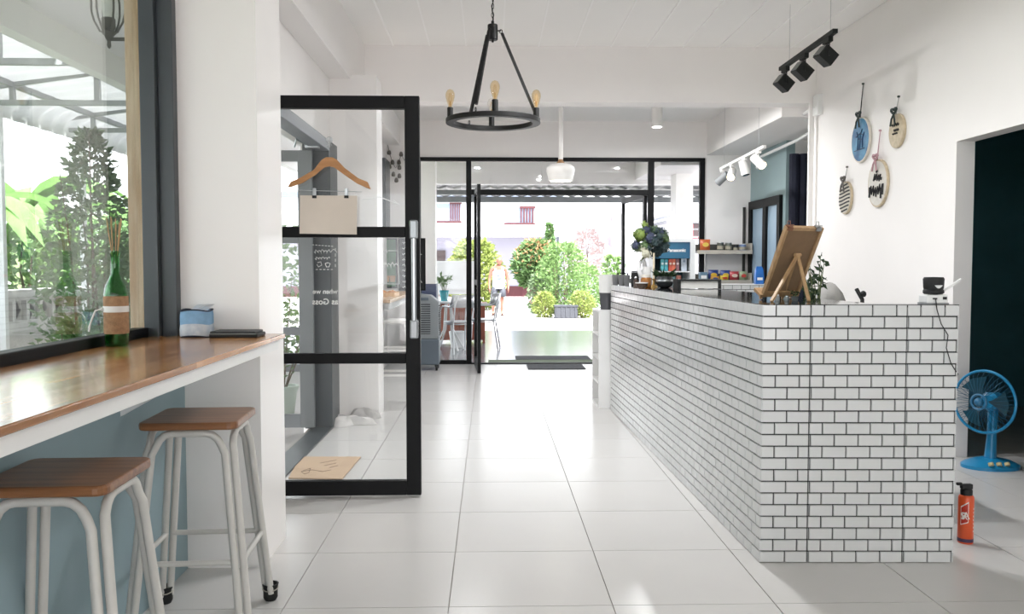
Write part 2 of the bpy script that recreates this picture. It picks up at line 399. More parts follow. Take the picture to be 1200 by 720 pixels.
stroke([(381, 309), (384, 308), (387, 309), (385.5, 313), (382.5, 313), (381, 309)], .0022)
stroke([(372, 308), (376, 307), (377, 311), (373, 313), (371.5, 310)], .0018)
stroke([(455, 294), (466, 294), (468, 333), (436, 333)], .0022); stroke([(452, 292), (454, 295), (452, 298), (449.5, 295), (452, 292)], .002)
scribble(449, 465, 311, 7, 4, .0022)
stroke([(417, 294), (433, 294), (433, 328)], .0009)
dwr = ink.build('marker_drawing', WHITEINK, d1)
for body, x, y, s in (('when we', 381, 342, .036), ('as Goss', 381, 354, .044)):
    text(body, s, WHITEINK, d1, ay(x, y, YD+.008), (pi/2, 0, pi), 'lettering', .0006, off=.0008)
# ---- far glazed front
w2 = sempty('window_2', (.9, YF, 0), 'black framed glazed front of the far room')
FX0, FM1, FM2, FX1 = -.93, ay(549.5, 300, YF).x, ay(762.5, 250, YF).x, ay(825, 250, YF).x
ft = ay(650, 185, YF).z; fb = ay(650, 189.5, YF).z
tr0, tr1 = ay(650, 229, YF).z, ay(650, 222.5, YF).z
FY0, FY1 = YF-.03, YF+.03
MB().box(FX0, FX1, FY0, FY1, fb, ft).build('top_rail', BLACKM, w2)
for x, w in ((FX0+.03, .06), (FM1, .065), (FM2, .075), (FX1-.03, .065)):
    MB().box(x-w/2, x+w/2, FY0, FY1, 0, fb).build('mullion', BLACKM, w2)
MB().box(FM1+.033, FM2-.04, FY0, FY1, tr0, tr1).build('transom', BLACKM, w2)
MB().box(FX0+.06, FM1-.033, FY0, FY1, 0, .05).build('bottom_rail', BLACKM, w2)
MB().box(FM2+.04, FX1-.065, FY0, FY1, 0, .05).build('bottom_rail', BLACKM, w2)
MB().box(FM1+.033, FM2-.04, FY0, FY1, 0, .015).build('threshold', BLACKM, w2)
for x0, x1, z0, z1 in ((FX0+.06, FM1-.033, .05, fb), (FM2+.04, FX1-.065, .05, fb), (FM1+.033, FM2-.04, tr1, fb)):
    MB().box(x0, x1, YF-.003, YF+.003, z0, z1).build('pane', GLASS, w2)
def leaf_door(name, hinge, ang, width, ztop, label, handle=True):
    d = sempty(name, (hinge[0], hinge[1], 0), label); d.rotation_euler = (0, 0, ang)
    w = .07
    for x0, x1, z0, z1, nm in ((0, w, .01, ztop, 'stile'), (width-w, width, .01, ztop, 'stile'), (w, width-w, ztop-w, ztop, 'rail'), (w, width-w, .01, .11, 'rail'), (w, width-w, 1.02, 1.08, 'rail')):
        MB().box(x0, x1, -.02, .02, z0, z1).build(nm, BLACKM, d, local=True)
    for z0, z1 in ((.11, 1.02), (1.08, ztop-w)):
        MB().box(w, width-w, -.003, .003, z0, z1).build('pane', GLASS, d, local=True)
    for s in (-1, 1) if handle else ():
        h = MB().tube([(width-.035, s*.02, 1.15), (width-.035, s*.07, 1.15), (width-.035, s*.07, .80), (width-.035, s*.02, .80)], .011, 8).build('pull_handle', BLACKM, d, local=True)
    return d
leaf_door('door_3', (FM1+.085, YF-.03), math.atan2(-.98, .055), 1.0, 2.19, 'far glass door leaf opened inwards', False)
leaf_door('door_4', (FM2-.06, YF+.03), math.atan2(1.1, -.12), 1.12, 2.19, 'far glass door leaf opened outwards')

# ---- outside ground, porch, awnings
PORCH = M('porch_floor_tile', '86868c', .16, var=.12, scale=1.5)
CONC = M('pale_concrete', 'b7b2b1', .85, var=.08, scale=.7)
sbox('floor_porch', -6, 9, YF+.06, 16.6, -.12, -.004, PORCH, 'shiny grey porch floor')
sbox('ground_yard', -60, 60, 16.6, 120, -.5, -.24, CONC, 'sunlit pale concrete yard')
sbox('ground_side', -5.3, -1.5, -30, 16.6, -.5, -.10, CONC, 'concrete strip outside the window')
sbox('ground_garden', -40, -5.3, -30, 16.6, -.5, -.12, M('garden_grass', '5a6b3a', .9, var=.35, scale=3), 'grassy garden ground')
sbox('ground_rear', -1.5, 30, -30, -2.7, -.5, -.12, CONC)
sbox('ceiling_porch', -1.5, 6, YF+.12, 13.0, 2.85, 3.0, WHITE, 'white porch ceiling')
sbox('beam_porch', -1.5, 6, 12.95, 13.15, 2.49, 2.9, WHITE, 'white beam over the porch')
sbox('pillar_porch', -.98, -.76, 12.0, 12.3, 0, 2.85, WHITE2, 'white porch pillar with navy foot')
sbox('trim_porch_dado', -.99, -.75, 11.99, 12.31, 0, 1.0, M('navy_dado_paint', '3b4666', .5, var=.1))
sbox('pillar_porch_end', 2.62, 2.86, 12.0, 12.35, 0, 2.85, WHITE2)
sbox('beam_porch_side', 2.2, 2.86, 11.0, 12.95, 2.55, 2.86, WHITE)
awn = MB()
n = 120; prof = []
for k in range(n+1):
    x = -1.5+7.5*k/n; prof.append((x, 2.60+.018*cos(k*pi/2)))
vs = [(x, 13.15, z) for x, z in prof]+[(x, 16.9, z+.03) for x, z in prof]
awn.add(vs, [(k, k+1, n+2+k, n+1+k) for k in range(n)])
CORR = M('grey_corrugated_sheet', '4c5052', .5, .0, var=.12, scale=2)
o = awn.build('canopy_porch', CORR); struct(o, 'grey corrugated porch roof'); o.modifiers.new('t', 'SOLIDIFY').thickness = .006
o['label'] = 'grey corrugated porch roof'
pb = struct(MB().box(-1.5, 6, 14.9, 15.0, 2.49, 2.57).box(-1.5, 6, 16.8, 16.9, 2.5, 2.61).build('beam_porch_roof', MIDGREY))
sbox('wall_outer_roof', -1.5, 5.8, -2.7, YF+.1, 3.42, 3.55, WHITE)

# ================================================================== COUNTER
ct = thing('service_counter', 'long L-shaped white subway-tiled service counter with black top', 'counter', (1.134, 3.512, 0))
A = Vector((1.134, 3.512, 0)); B = Vector((1.048, 7.371, 0)); R_ = Vector((1.950, 3.487, 0)); HC = 1.09
def frame(p, q):
    d = (q-p).normalized(); n_ = Vector((d.y, -d.x, 0)); return d, n_, (q-p).length
dS, nS, LS = frame(A, B)      # nS points to +X (into the counter)
dF, nF, LF = frame(A, R_); nF = -nF   # into the counter (+Y)
DEP = .48
bodym = MB()
def prism_xy(mb, pts, z0, z1):
    k = len(pts)
    return mb.add([(p.x, p.y, z) for z in (z0, z1) for p in pts], [tuple(range(k-1, -1, -1)), tuple(range(k, 2*k))]+[(i, (i+1) % k, k+(i+1) % k, k+i) for i in range(k)])
i0 = A+nS*.006+nF*.006; inner = R_+nF*.09
prism_xy(bodym, [i0, B+nS*.006, B+nS*DEP, A+nS*DEP+nF*.09, R_+nF*.09-dF*.006, R_+nF*.006-dF*.006], .004, HC-.012)
bodym.build('body', TGROUT, ct)
topm = MB(); prism_xy(topm, [A+nS*.004+nF*.004, B+nS*.004, B+nS*(DEP+.02), A+nS*(DEP+.02)+nF*.10, R_+nF*.10, R_+nF*.004], HC-.012, HC)
topm.build('worktop', GRANITE, ct, bevel=.002)
ROWS, RH, TW = 22, HC/22, .1
tilecache = {}
def tile_mesh(w, h):
    k = (round(w, 4), round(h, 4))
    if k not in tilecache:
        g = .0021; b = .0014; d = .006
        m = MB()
        m.add([(g, 0, g), (w-g, 0, g), (w-g, 0, h-g), (g, 0, h-g), (g+b, -d, g+b), (w-g-b, -d, g+b), (w-g-b, -d, h-g-b), (g+b, -d, h-g-b)],
              [(4, 5, 6, 7), (0, 1, 5, 4), (1, 2, 6, 5), (2, 3, 7, 6), (3, 0, 4, 7)])
        tilecache[k] = m.mesh('tile', SUBWAY)
    return tilecache[k]
def spans(L, odd, seams):
    xs = [0.]; x = .056 if not odd else .106
    while x < L: xs.append(x); x += TW
    xs += [s for s in seams if 0 < s < L]+[L]; xs = sorted(xs)
    return [(a, b) for a, b in zip(xs, xs[1:]) if b-a > .006]
jit = random.Random(3)
def lay(origin, d, nrm_in, L, z0, rows, rh, seams, limit, parent, mesh_all=None):
    ang = math.atan2(d.y, d.x); rest = MB(); k = 0
    for r in range(rows):
        z = z0+(rows-1-r)*rh
        for a, b in spans(L, r % 2, seams):
            if limit is None or a < limit:
                o = link('tile', tile_mesh(b-a, rh), parent); p = origin+d*a+nrm_in*(.006+jit.uniform(-.0003, .0003)); o.location = (p.x-rootloc(parent).x, p.y-rootloc(parent).y, z-rootloc(parent).z); o.rotation_euler = (jit.uniform(-.004, .004), 0, ang+jit.uniform(-.004, .004)); k += 1
            else:
                M_ = Matrix.Translation(origin+d*a+nrm_in*(.006+jit.uniform(-.0003, .0003))+Vector((0, 0, z))) @ Matrix.Rotation(ang+jit.uniform(-.003, .003), 4, 'Z') @ Matrix.Rotation(jit.uniform(-.004, .004), 4, 'X')
                me = tile_mesh(b-a, rh); rest.add([M_ @ v.co for v in me.vertices], [tuple(p.vertices) for p in me.polygons])
    return rest, k
_, nf = lay(A, dF, nF, LF, 0, ROWS, RH, (.2, .6), None, ct)
# long side: mirror the layout so that tiles start at the near corner (drawn from the far end towards it)
def lay_side():
    rest = MB(); k = 0; ang = math.atan2(-dS.y, -dS.x)
    for r in range(ROWS):
        z = (ROWS-1-r)*RH
        for a, b in spans(LS, r % 2, ()):
            w = b-a; p = A+dS*b+nS*(.006+jit.uniform(-.0003, .0003)); me = tile_mesh(w, RH)
            rx, rz = jit.uniform(-.005, .005), jit.uniform(-.004, .004)
            if a < .40 and k < 100:
                o = link('tile', me, ct); o.location = (p.x-ct.location.x, p.y-ct.location.y, z); o.rotation_euler = (rx, 0, ang+rz); k += 1
            else:
                M_ = Matrix.Translation(p+Vector((0, 0, z))) @ Matrix.Rotation(ang+rz, 4, 'Z') @ Matrix.Rotation(rx, 4, 'X')
                rest.add([M_ @ v.co for v in me.vertices], [tuple(q.vertices) for q in me.polygons])
    return rest
stuff(lay_side().build('tiles_beyond', SUBWAY, ct))

# ---- things on the counter
# easel display board seen from behind
bl = ay(893, 344, 3.98); h_ = Vector((cos(RAD(25)), sin(RAD(25)), 0)); tl = ay(920, 265, 3.74)
up_ = (tl-bl); hb = up_.length; up_.normalize(); wid = .225
es = thing('tabletop_easel', 'small wooden tabletop easel holding a board, seen from behind', 'easel', (bl.x+.11, bl.y-.15, HC))
nb = h_.cross(up_).normalized()     # towards the camera side
if nb.y > 0: nb = -nb
MM = Matrix((( h_.x, nb.x, up_.x, bl.x), (h_.y, nb.y, up_.y, bl.y), (h_.z, nb.z, up_.z, bl.z), (0, 0, 0, 1)))
MB().box(.012, wid-.012, -.004, .004, .012, hb-.012, MM).build('backing_board', KRAFT, es)
MB().box(0, wid, -.006, .012, 0, .016, MM).box(0, wid, -.006, .012, hb-.016, hb, MM).box(0, .016, -.006, .012, .016, hb-.016, MM).box(wid-.016, wid, -.006, .012, .016, hb-.016, MM).build('board_frame', EASELWOOD, es)
apx = MM @ Vector((wid*.52, .018, hb*.62))
for q, (px, Y_) in enumerate(((904, 3.72), (948, 3.72))):
    f_ = ay(px, 354, Y_); f_.z = HC+.004
    MB().beam(apx, f_, .013, .011).build('leg', EASELWOOD, es)
ft_ = bl+h_*.14+Vector((0, .03, 0)); ft_.z = HC+.004
MB().beam(apx+Vector((0, .01, .0)), ft_, .012, .01).build('leg', EASELWOOD, es)
lg = MB().box(-.01, wid+.01, -.05, .004, -.02, -.005, MM)
for t in (.05, .5, .9):
    p = MM @ Vector((wid*t, -.02, -.014)); lg.beam(p, (p.x, p.y, HC+.003), .012, .012)
lg.build('ledge', EASELWOOD, es)
MB().cyl(apx-h_*.016, apx+h_*.016, .010, n=10).build('hinge', EASELWOOD, es)
for t, mcol in ((.10, M('copper_clip', '9a6a52', .35, .6)), (.86, SILVER)):
    p = Matrix.Translation((wid*t, .003, hb)) ; mm = MM @ p
    c_ = MB().box(-.016, .016, -.010, .013, -.014, .004, mm); c_.tube([mm @ Vector((-.010, -.005, .004)), mm @ Vector((-.007, -.012, .022)), mm @ Vector((.007, -.012, .022)), mm @ Vector((.010, -.005, .004))], .0018, 5); c_.tube([mm @ Vector((-.010, .008, .004)), mm @ Vector((-.007, .016, .020)), mm @ Vector((.007, .016, .020)), mm @ Vector((.010, .008, .004))], .0018, 5)
    c_.build('binder_clip', mcol, es)
# little plants near the easel
def pot_plant(name, label, base, rp_, hp, col, leafcol, hl, spread, n_, lw, cat='plant', group=None, potname='pot', seed=1):
    rnd = random.Random(seed)
    t = thing(name, label, cat, base, group=group)
    b = Vector(base)
    MB().lathe([(rp_*.7, 0), (rp_*.95, hp*.9), (rp_, hp), (rp_*.9, hp), (rp_*.85, hp*.88), (0.0001, hp*.86)], b, 14).build(potname, col, t)
    st = MB(); fo = MB()
    for k in range(max(5, n_//8)):
        a = rnd.uniform(0, 6.28); r = spread*sqrt(rnd.random()); tip = b+Vector((r*cos(a), r*sin(a), hp+hl*rnd.uniform(.5, 1)))
        root = b+Vector((r*.15*cos(a), r*.15*sin(a), hp*.85)); mid = root.lerp(tip, .5)+Vector((0, 0, hl*.12))
        st.tube([root, mid, tip], [.004, .003, .0015] if hl > .15 else [.002, .0015, .001], 4, cap=False)
        for q in range(8):
            u = rnd.uniform(.35, 1.0); p = root.lerp(mid, u*2) if u < .5 else mid.lerp(tip, u*2-1)
            d = Vector((rnd.gauss(0, 1), rnd.gauss(0, 1), rnd.gauss(.25, .8))).normalized()*lw*rnd.uniform(.7, 1.3)
            fo.leaf(p, d, lw*.5)
    st.build('stems', M('stem_green', '5d6b40', .6), t); stuff(fo.build('foliage', leafcol, t))
    return t
LEAF_D = M('deep_green_leaf', '33492f', .5, var=.45, scale=25)
LEAF_M = M('mid_green_leaf', '6d8d58', .5, var=.4, scale=20)
LEAF_P = M('pale_green_leaf', '7a985c', .55, var=.35, scale=12)
LEAF_Y = M('yellow_green_leaf', '8d9a52', .55, var=.3, scale=9)
LEAF_DUSTY = M('dusty_green_leaf', '7f9470', .6, var=.45, scale=18)
LEAF_O = M('orange_leaf', 'c09a72', .55, var=.35, scale=9)
p0 = ay(953, 347, 4.35); p0.z = HC
pot_plant('potted_sprig', 'small green leafy sprig behind the easel', (1.72, 4.45, .86), .035, .09, M('jar_grey', '55585a', .4), LEAF_D, .36, .14, 90, .042, seed=4)
# shelf under the sprig (inner worktop behind the front panel)
ib = thing('inner_worktop', 'low white inner worktop behind the tiled front', 'worktop', (1.9, 4.6, 0))
MB().box(1.66, 2.12, 4.25, 5.0, .83, .86).build('board', WPLASTIC, ib, bevel=.004)
for y in (4.28, 4.94): MB().box(1.68, 2.10, y, y+.03, 0, .83).build('side_panel', WPLASTIC, ib)
sp = ay(937, 354, 3.80); 
pot_plant('succulent_jar', 'tiny dark succulent in a glass jar under the easel', (sp.x, 3.86, HC), .018, .022, M('jar_glass', '6a6f70', .15), LEAF_D, .03, .022, 40, .014, seed=9)
def jar(name, label, p, r, h, mat, group=None):
    t = thing(name, label, 'jar', p, group=group)
    MB().lathe([(r*.9, 0), (r, h*.1), (r, h*.75), (r*.75, h*.9), (r*.75, h)], p, 12).build('body', mat, t)
    MB().lathe([(r*.8, h), (r*.8, h*1.18)], p, 12).build('lid', SILVER, t)
jar('spice_jar', 'tiny glass jar beside the easel foot nearest the corner', (ay(911, 353, 3.9).x, 3.9, HC), .011, .024, M('clear_jar', '9aa0a0', .15))
jar('spice_jar', 'tiny glass jar between the two easel legs', (ay(922, 353, 3.88).x, 3.88, HC), .010, .02, _M['clear_jar'])
# white bag on the inner worktop
bg = thing('canvas_bag', 'slumped grey-white canvas bag with black strap behind the counter front', 'bag', (1.89, 4.62, .86))
rg = []
for k in range(9):
    t = k/8; x = -.115+.21*t
    hh = (.16+.145*sin(pi*min(1, t*1.15+.05))**.6)*(1-.25*max(0, t-.6)/.4)
    rg.append([Vector((1.89+x, 4.62+.10*cos(a)*(1-.5*abs(t-.5)), .86+hh*.5+hh*.5*sin(a)+.006*sin(7*a+k))) for a in [2*pi*j/14 for j in range(14)]])
MB().loft(rg).build('bag_body', M('grey_white_canvas', '9f9d9a', .8, var=.12, scale=14, bump=.2), bg)
MB().tube([(1.985, 4.55, .87), (1.995, 4.52, .97), (2.0, 4.53, 1.07), (1.985, 4.57, 1.125)], .011, 8).ball((2.0, 4.52, 1.10), .018, 8).build('strap', RUBBER, bg)
# webcam-like device on its white base
dv = ay(1095, 355, 3.535)
dv = Vector((dv.x, 3.545, HC))
t = thing('desk_device', 'black round-fronted desk device on a white base with white antenna', 'device', dv)
MB().cbox(dv+Vector((0, 0, .022)), (.092, .07, .036)).build('base', WPLASTIC, t, bevel=.006)
MB().cbox(dv+Vector((0, 0, .003)), (.096, .074, .006)).build('foot_plate', MIDGREY, t)
MB().lathe([(.036, .042), (.042, .048), (.041, .058), (.038, .062), (.040, .07), (.042, .105), (.038, .113), (.0001, .114)], dv, 18).build('head', RUBBER, t)
sm = [(x*.001, (20-sqrt(max(0, 17*17-x*x)))*.001) for x in range(-17, 18, 2)]
MB().prism([(x*.9, .078-.011*cos(x/.017*pi/2)) for x in [(-17+2*k)*.001 for k in range(18)]]+[(.0155, .080), (-.0155, .080)], Matrix.Translation(dv+Vector((0, -.0435, 0))), .004).build('smile_mark', WPLASTIC, t)
MB().cbox(dv+Vector((.030, -.036, .026)), (.016, .004, .012)).build('socket', RUBBER, t)
MB().cbox(dv+Vector((-.012, -.036, .024)), (.018, .004, .006)).build('plug', RUBBER, t)
MB().beam(dv+Vector((.030, 0, .045)), dv+Vector((.115, 0, .105)), .010, .008).build('antenna', WPLASTIC, t)
cb_ = [dv+Vector((-.010, -.038, .024))]
for x, y in ((1098, 363), (1103, 380), (1111, 393), (1109, 408), (1114, 425), (1118, 432), (1122, 440)):
    p = ay(x, y, 3.475); cb_.append(Vector((p.x, min(p.y, 3.478), p.z)))
cb_[-1] = Vector((1.957, 3.50, cb_[-1].z))
MB().tube(cb_, .0022, 6).build('cable', RUBBER, t)
# black-ended tray of paper
Yb = 5.9
bx = thing('storage_box', 'white box with black lid and black ends on the counter', 'box', (1.43, 5.92, HC))
xa, xb_ = ay(794, 335, Yb).x, ay(845, 335, Yb).x; zt_ = ay(820, 327.5, Yb).z
MB().box(xa+.02, xb_-.02, Yb, Yb+.14, HC+.004, zt_-.012).build('white_body', M('paper_white', 'deddd9', .7, var=.06, scale=30), bx)
for x_ in (xa, xb_-.022): MB().box(x_, x_+.022, Yb-.006, Yb+.146, HC, zt_-.008).build('end_panel', RUBBER, bx)
MB().box(xa, xb_, Yb-.008, Yb+.148, zt_-.012, zt_).build('lid', RUBBER, bx)
# far end of the counter: bouquet and coffee things
def onc(px, Y): p = ay(px, 330, Y); return Vector((p.x, Y, HC))
bq = onc(752, 6.85)
t = thing('flower_bouquet', 'round bouquet of blue-green hydrangeas in a twisted white vase', 'flowers', bq)
va = MB()
for k, (dx, ph) in enumerate(((-.012, 0), (.012, 2.6))):
    va.tube([bq+Vector((dx+.012*sin(ph+q*.9), .012*cos(ph+q*.9), .005+.026*q)) for q in range(9)], [.020-.0012*abs(q-3) for q in range(9)], 8)
va.lathe([(.035, 0), (.035, .012), (.02, .02)], bq, 14)
va.build('vase', M('white_ceramic', 'e9e9ea', .25, var=.05, scale=40), t)
rnd = random.Random(11)
bc = ay(762, 283, 6.85); R0 = .125
mats = [M('blue_violet_petal', '4d5570', .6, var=.3, scale=40), M('green_petal', '5f7a4c', .6, var=.35, scale=40), M('dark_teal_petal', '34494b', .6, var=.35, scale=40), M('cream_petal', 'd8d6c2', .6, var=.15, scale=40), M('lime_petal', '8fa653', .6, var=.3, scale=40)]
def flower_head(c, r, mat):
    m = MB()
    for k in range(60):
        d = Vector((rnd.gauss(0, 1), rnd.gauss(0, 1), rnd.gauss(0, 1))).normalized()
        p = c+d*r*rnd.uniform(.6, 1); e_ = d.orthogonal().normalized()*(r*.36)
        m.leaf(p-e_*.5, e_+d*.006, r*.34, d)
    m.ball(c, r*.75, 8)
    m.build('flower_head', mat, t)
for k in range(44):
    d = Vector((rnd.gauss(0, 1), rnd.gauss(-.3, .9), rnd.gauss(.05, .9))).normalized()
    c = bc+Vector((d.x*.125, d.y*.11, d.z*.095))
    mt = mats[2] if d.z < .0 and d.x > -.3 else mats[rnd.choice((0, 0, 1, 2, 2))]
    if d.x < -.5: mt = mats[rnd.choice((1, 0, 4))]
    flower_head(c, rnd.uniform(.038, .052), mt)
flower_head(bc+Vector((-.055, -.10, -.10)), .045, mats[3]); flower_head(bc+Vector((-.07, -.09, -.06)), .036, mats[3])
flower_head(bc+Vector((-.05, -.02, .13)), .032, mats[4])
fs = MB()
for k in range(8):
    fs.tube([bq+Vector((rnd.uniform(-.012, .012), rnd.uniform(-.012, .012), .2)), bc+Vector((rnd.uniform(-.05, .05), rnd.uniform(-.05, .05), -.03))], .004, 5)
fs.build('stems', _M['stem_green'], t)
cs = onc(766, 6.5)
t = thing('candle_stick', 'thin pale gold candle on a stand before the bouquet', 'candle', cs)
MB().lathe([(.030, 0), (.030, .008), (.010, .02), (.008, .05), (.016, .06), (.008, .065)], cs, 12).build('stand', M('aged_brass', 'a88a54', .3, .8), t)
MB().cyl(cs+Vector((0, 0, .06)), cs+Vector((0, 0, .26)), .008, .007, 8).build('candle', M('pale_wax', 'd9cdb2', .5), t)
def lathe_thing(name, label, cat, p, parts, group=None):
    t = thing(name, label, cat, p, group=group)
    for nm, prof, mt in parts: MB().lathe(prof, p, 14).build(nm, mt, t)
    return t
HONEY = M('amber_honey', '9b6530', .2, var=.3, scale=30)
lathe_thing('honey_jar', 'amber jar with pale lid on the counter below the bouquet', 'jar', onc(757, 6.35), (('body', [(.036, 0), (.042, .01), (.042, .06), (.034, .075)], HONEY), ('lid', [(.036, .075), (.036, .095)], M('pale_lid', 'd8d3c8', .5))))
lathe_thing('paper_cup', 'stack of white paper cups on the amber jar tin', 'cup', onc(758, 6.62), (('tin', [(.04, 0), (.04, .07)], HONEY), ('cups', [(.028, .072), (.038, .155), (.035, .155), (.026, .08)], WPLASTIC)))
lathe_thing('sugar_bowl', 'low brown bowl with white rim near the counter edge', 'bowl', onc(752, 5.9), (('bowl', [(.02, 0), (.04, .02), (.045, .04), (.040, .04), (.03, .02)], M('brown_glaze', '4b3a2e', .3)), ('rim', [(.045, .04), (.047, .046), (.041, .046)], WPLASTIC)))
lathe_thing('pepper_grinder', 'dark wooden grinder beside the brown bowl', 'grinder', onc(745, 6.1), (('body', [(.018, 0), (.014, .03), (.017, .05), (.010, .065)], M('dark_turned_wood', '3b2b22', .4)), ('knob', [(.004, .065), (.012, .075), (.002, .088)], SILVER)))
bwl = onc(779, 6.25)
t = thing('dark_bowl', 'dark round bowl holding a low dark plant on the counter', 'bowl', bwl)
MB().lathe([(.03, 0), (.055, .018), (.066, .05), (.056, .085), (.05, .085), (.055, .05)], bwl, 18).build('bowl', M('dark_grey_glaze', '3a3d3f', .25, var=.2), t)
MB().lathe([(.0655, .044), (.068, .052), (.0655, .06)], bwl, 18).build('band', SILVER, t)
fo = MB()
for k in range(110):
    a = rnd.uniform(0, 6.28); d = Vector((cos(a), sin(a), rnd.uniform(.1, 1.2))).normalized()
    fo.leaf(bwl+Vector((cos(a)*.03, sin(a)*.03, .085)), d*rnd.uniform(.03, .09), .02)
stuff(fo.build('foliage', LEAF_D, t))
kb = onc(744, 7.0)
t = thing('black_canister', 'black square canister beside the white vase', 'canister', kb)
MB().cbox(kb+Vector((0, 0, .055)), (.06, .06, .11)).build('body', RUBBER, t, bevel=.004); MB().cbox(kb+Vector((0, 0, .117)), (.056, .056, .012)).build('lid', M('soft_black', '26282a', .5), t, bevel=.003)
for k, (px, Y) in enumerate(((721, 7.32), (728, 7.25), (734.5, 7.15))):
    p = onc(px, Y); w_ = ('at the end', 'second from the end', 'third from the end')[k]
    lathe_thing('small_pot', 'small grey cement pot on the counter, '+w_, 'pot', p, (('body', [(.022, 0), (.028, .085), (.024, .085), (.022, .02)], M('grey_cement', '7b7c7e', .8, var=.1)), ('soil', [(.0235, .07), (.0001, .074)], M('dark_soil', '2b2520', .9))), group='cement pots at the counter end')
# white shelf unit and bin at the counter end
q0 = az(703, 478, 0); ux0, ux1, uy0, uy1, uz = .955, 1.10, 7.44, 7.90, .862
t = thing('cube_shelf', 'narrow white open shelf unit at the end of the counter', 'shelf', (1.03, 7.67, 0))
MB().box(ux0, ux1, uy0, uy0+.018, 0, uz).build('side_panel', WPLASTIC, t); MB().box(ux0, ux1, uy1-.018, uy1, 0, uz).build('side_panel', WPLASTIC, t)
MB().box(ux1-.012, ux1, uy0+.018, uy1-.018, 0, uz).build('back_panel', WPLASTIC, t)
for k in range(5):
    z = k*(uz-.018)/4
    MB().box(ux0, ux1-.012, uy0+.018, uy1-.018, z, z+.018).build('shelf_board', WPLASTIC, t)
MB().box(1.06, 1.13, 7.40, 7.44, .0, .56).build('kick_panel', WPLASTIC, t)
bp_ = Vector((1.045, 7.60, uz))
lathe_thing('waste_bin', 'white bin with dark grey lower half on the shelf unit', 'bin', bp_, (('lower_shell', [(.055, 0), (.068, .15)], M('charcoal_plastic', '4a4b50', .5)), ('upper_shell', [(.068, .15), (.074, .31), (.068, .31), (.060, .16)], WPLASTIC)))

# ================================================================== LIGHT FITTINGS
cc = ay(578, 142.5, 5.8); RO = 55*5.8/1000*1.0
ch = thing('ring_chandelier', 'black iron ring chandelier with four filament bulbs on a chain', 'chandelier', cc)
IRON = M('black_iron', '161616', .5, .3, var=.2, scale=30)
mb = MB(); n = 48
prf = [(RO-.055, -.016), (RO, -.016), (RO, .016), (RO-.055, .016)]
vs = []; fs_ = []
for k in range(n):
    a = 2*pi*k/n
    vs += [cc+Vector((r*cos(a), r*sin(a), z)) for r, z in prf]
for k in range(n):
    for j in range(4):
        fs_.append((k*4+j, ((k+1) % n)*4+j, ((k+1) % n)*4+(j+1) % 4, k*4+(j+1) % 4))
mb.add(vs, fs_, True); mb.build('ring', IRON, ch, bevel=.004)
hub = ay(577.5, 38, 5.8); hub.x = cc.x-.003; hub.y = cc.y
MB().lathe([(.03, -.052), (.034, -.048), (.034, .048), (.030, .052), (.010, .056), (.010, .075)], hub, 16).lathe([(.006, -.066), (.009, -.058), (.006, -.05)], hub, 8).build('hub', IRON, ch)
for a in (5, 125, 247):
    a = RAD(a); d = Vector((cos(a), sin(a), 0))
    pa, pe = hub+d*.055+Vector((0, 0, .012)), cc+d*(RO-.028)+Vector((0, 0, .05))
    r_ = MB().beam(pa+(pe-pa)*.03, pa+(pe-pa)*.97, .018, .018, d).build('support_rod', IRON, ch)
    e1 = MB().tube([hub+d*.03+Vector((0, 0, .012)), pa], .005, 6).tube([pa+Vector((0, 0, 0))+Vector((d.x*.010*cos(q), d.y*.010*cos(q), .012*sin(q)-.004)) for q in [k*pi/5 for k in range(10)]], .003, 5, True)
    pe2 = pe-Vector((0, 0, .018))
    e1.tube([pe2+Vector((d.x*.009*cos(q), d.y*.009*cos(q), .014*sin(q))) for q in [k*pi/5 for k in range(10)]], .003, 5, True)
    e1.cyl(pe-Vector((0, 0, .036)), pe-Vector((0, 0, .028)), .006, n=8)
    e1.build('eye_ring', IRON, r_)
for k, a in enumerate((182, 92, -2, -88)):
    a = RAD(a); p = cc+Vector((cos(a), sin(a), 0))*(RO-.03)+Vector((0, 0, .014))
    s_ = MB().lathe([(.020, 0), (.020, .075), (.016, .078)], p, 14).build('bulb_socket', IRON, ch)
    clear = k == 1
    MB().lathe([(.013, .078), (.014, .09), (.022, .115), (.031, .15), (.030, .17), (.020, .19), (.004, .198)], p, 16).build('bulb', BGLASS if clear else AMBER, s_)
    fl_ = MB()
    for q in range(6):
        b_ = q*pi/3; fl_.tube([p+Vector((.004*cos(b_), .004*sin(b_), .09)), p+Vector((.012*cos(b_), .012*sin(b_), .13)), p+Vector((.006*cos(b_+.5), .006*sin(b_+.5), .172))], .0011, 4)
    fl_.cyl(p+Vector((0, 0, .078)), p+Vector((0, 0, .12)), .003, n=6)
    fl_.build('filament', M('filament_amber', 'c9a877', .4), s_)
chn = MB(); z = hub.z+.07; k = 0
while z < ZC-.02:
    ax_ = Vector((1, 0, 0)) if k % 2 else Vector((0, 1, 0))
    chn.tube([Vector((hub.x, hub.y, z+.016))+ax_*(.008*cos(q))+Vector((0, 0, .018*sin(q))) for q in [j*pi/5 for j in range(10)]], .0025, 5, True); z += .029; k += 1
chn.tube([(hub.x+.006*sin(q*1.3), hub.y+.006*cos(q*1.3), hub.z+.06+(ZC-hub.z-.07)*q/14) for q in range(15)], .003, 5)
stuff(chn.build('chain', IRON, ch))
MB().lathe([(.05, -.02), (.055, -.005), (.055, 0)], Vector((hub.x, hub.y, ZC)), 16).build('ceiling_rose', IRON, ch)
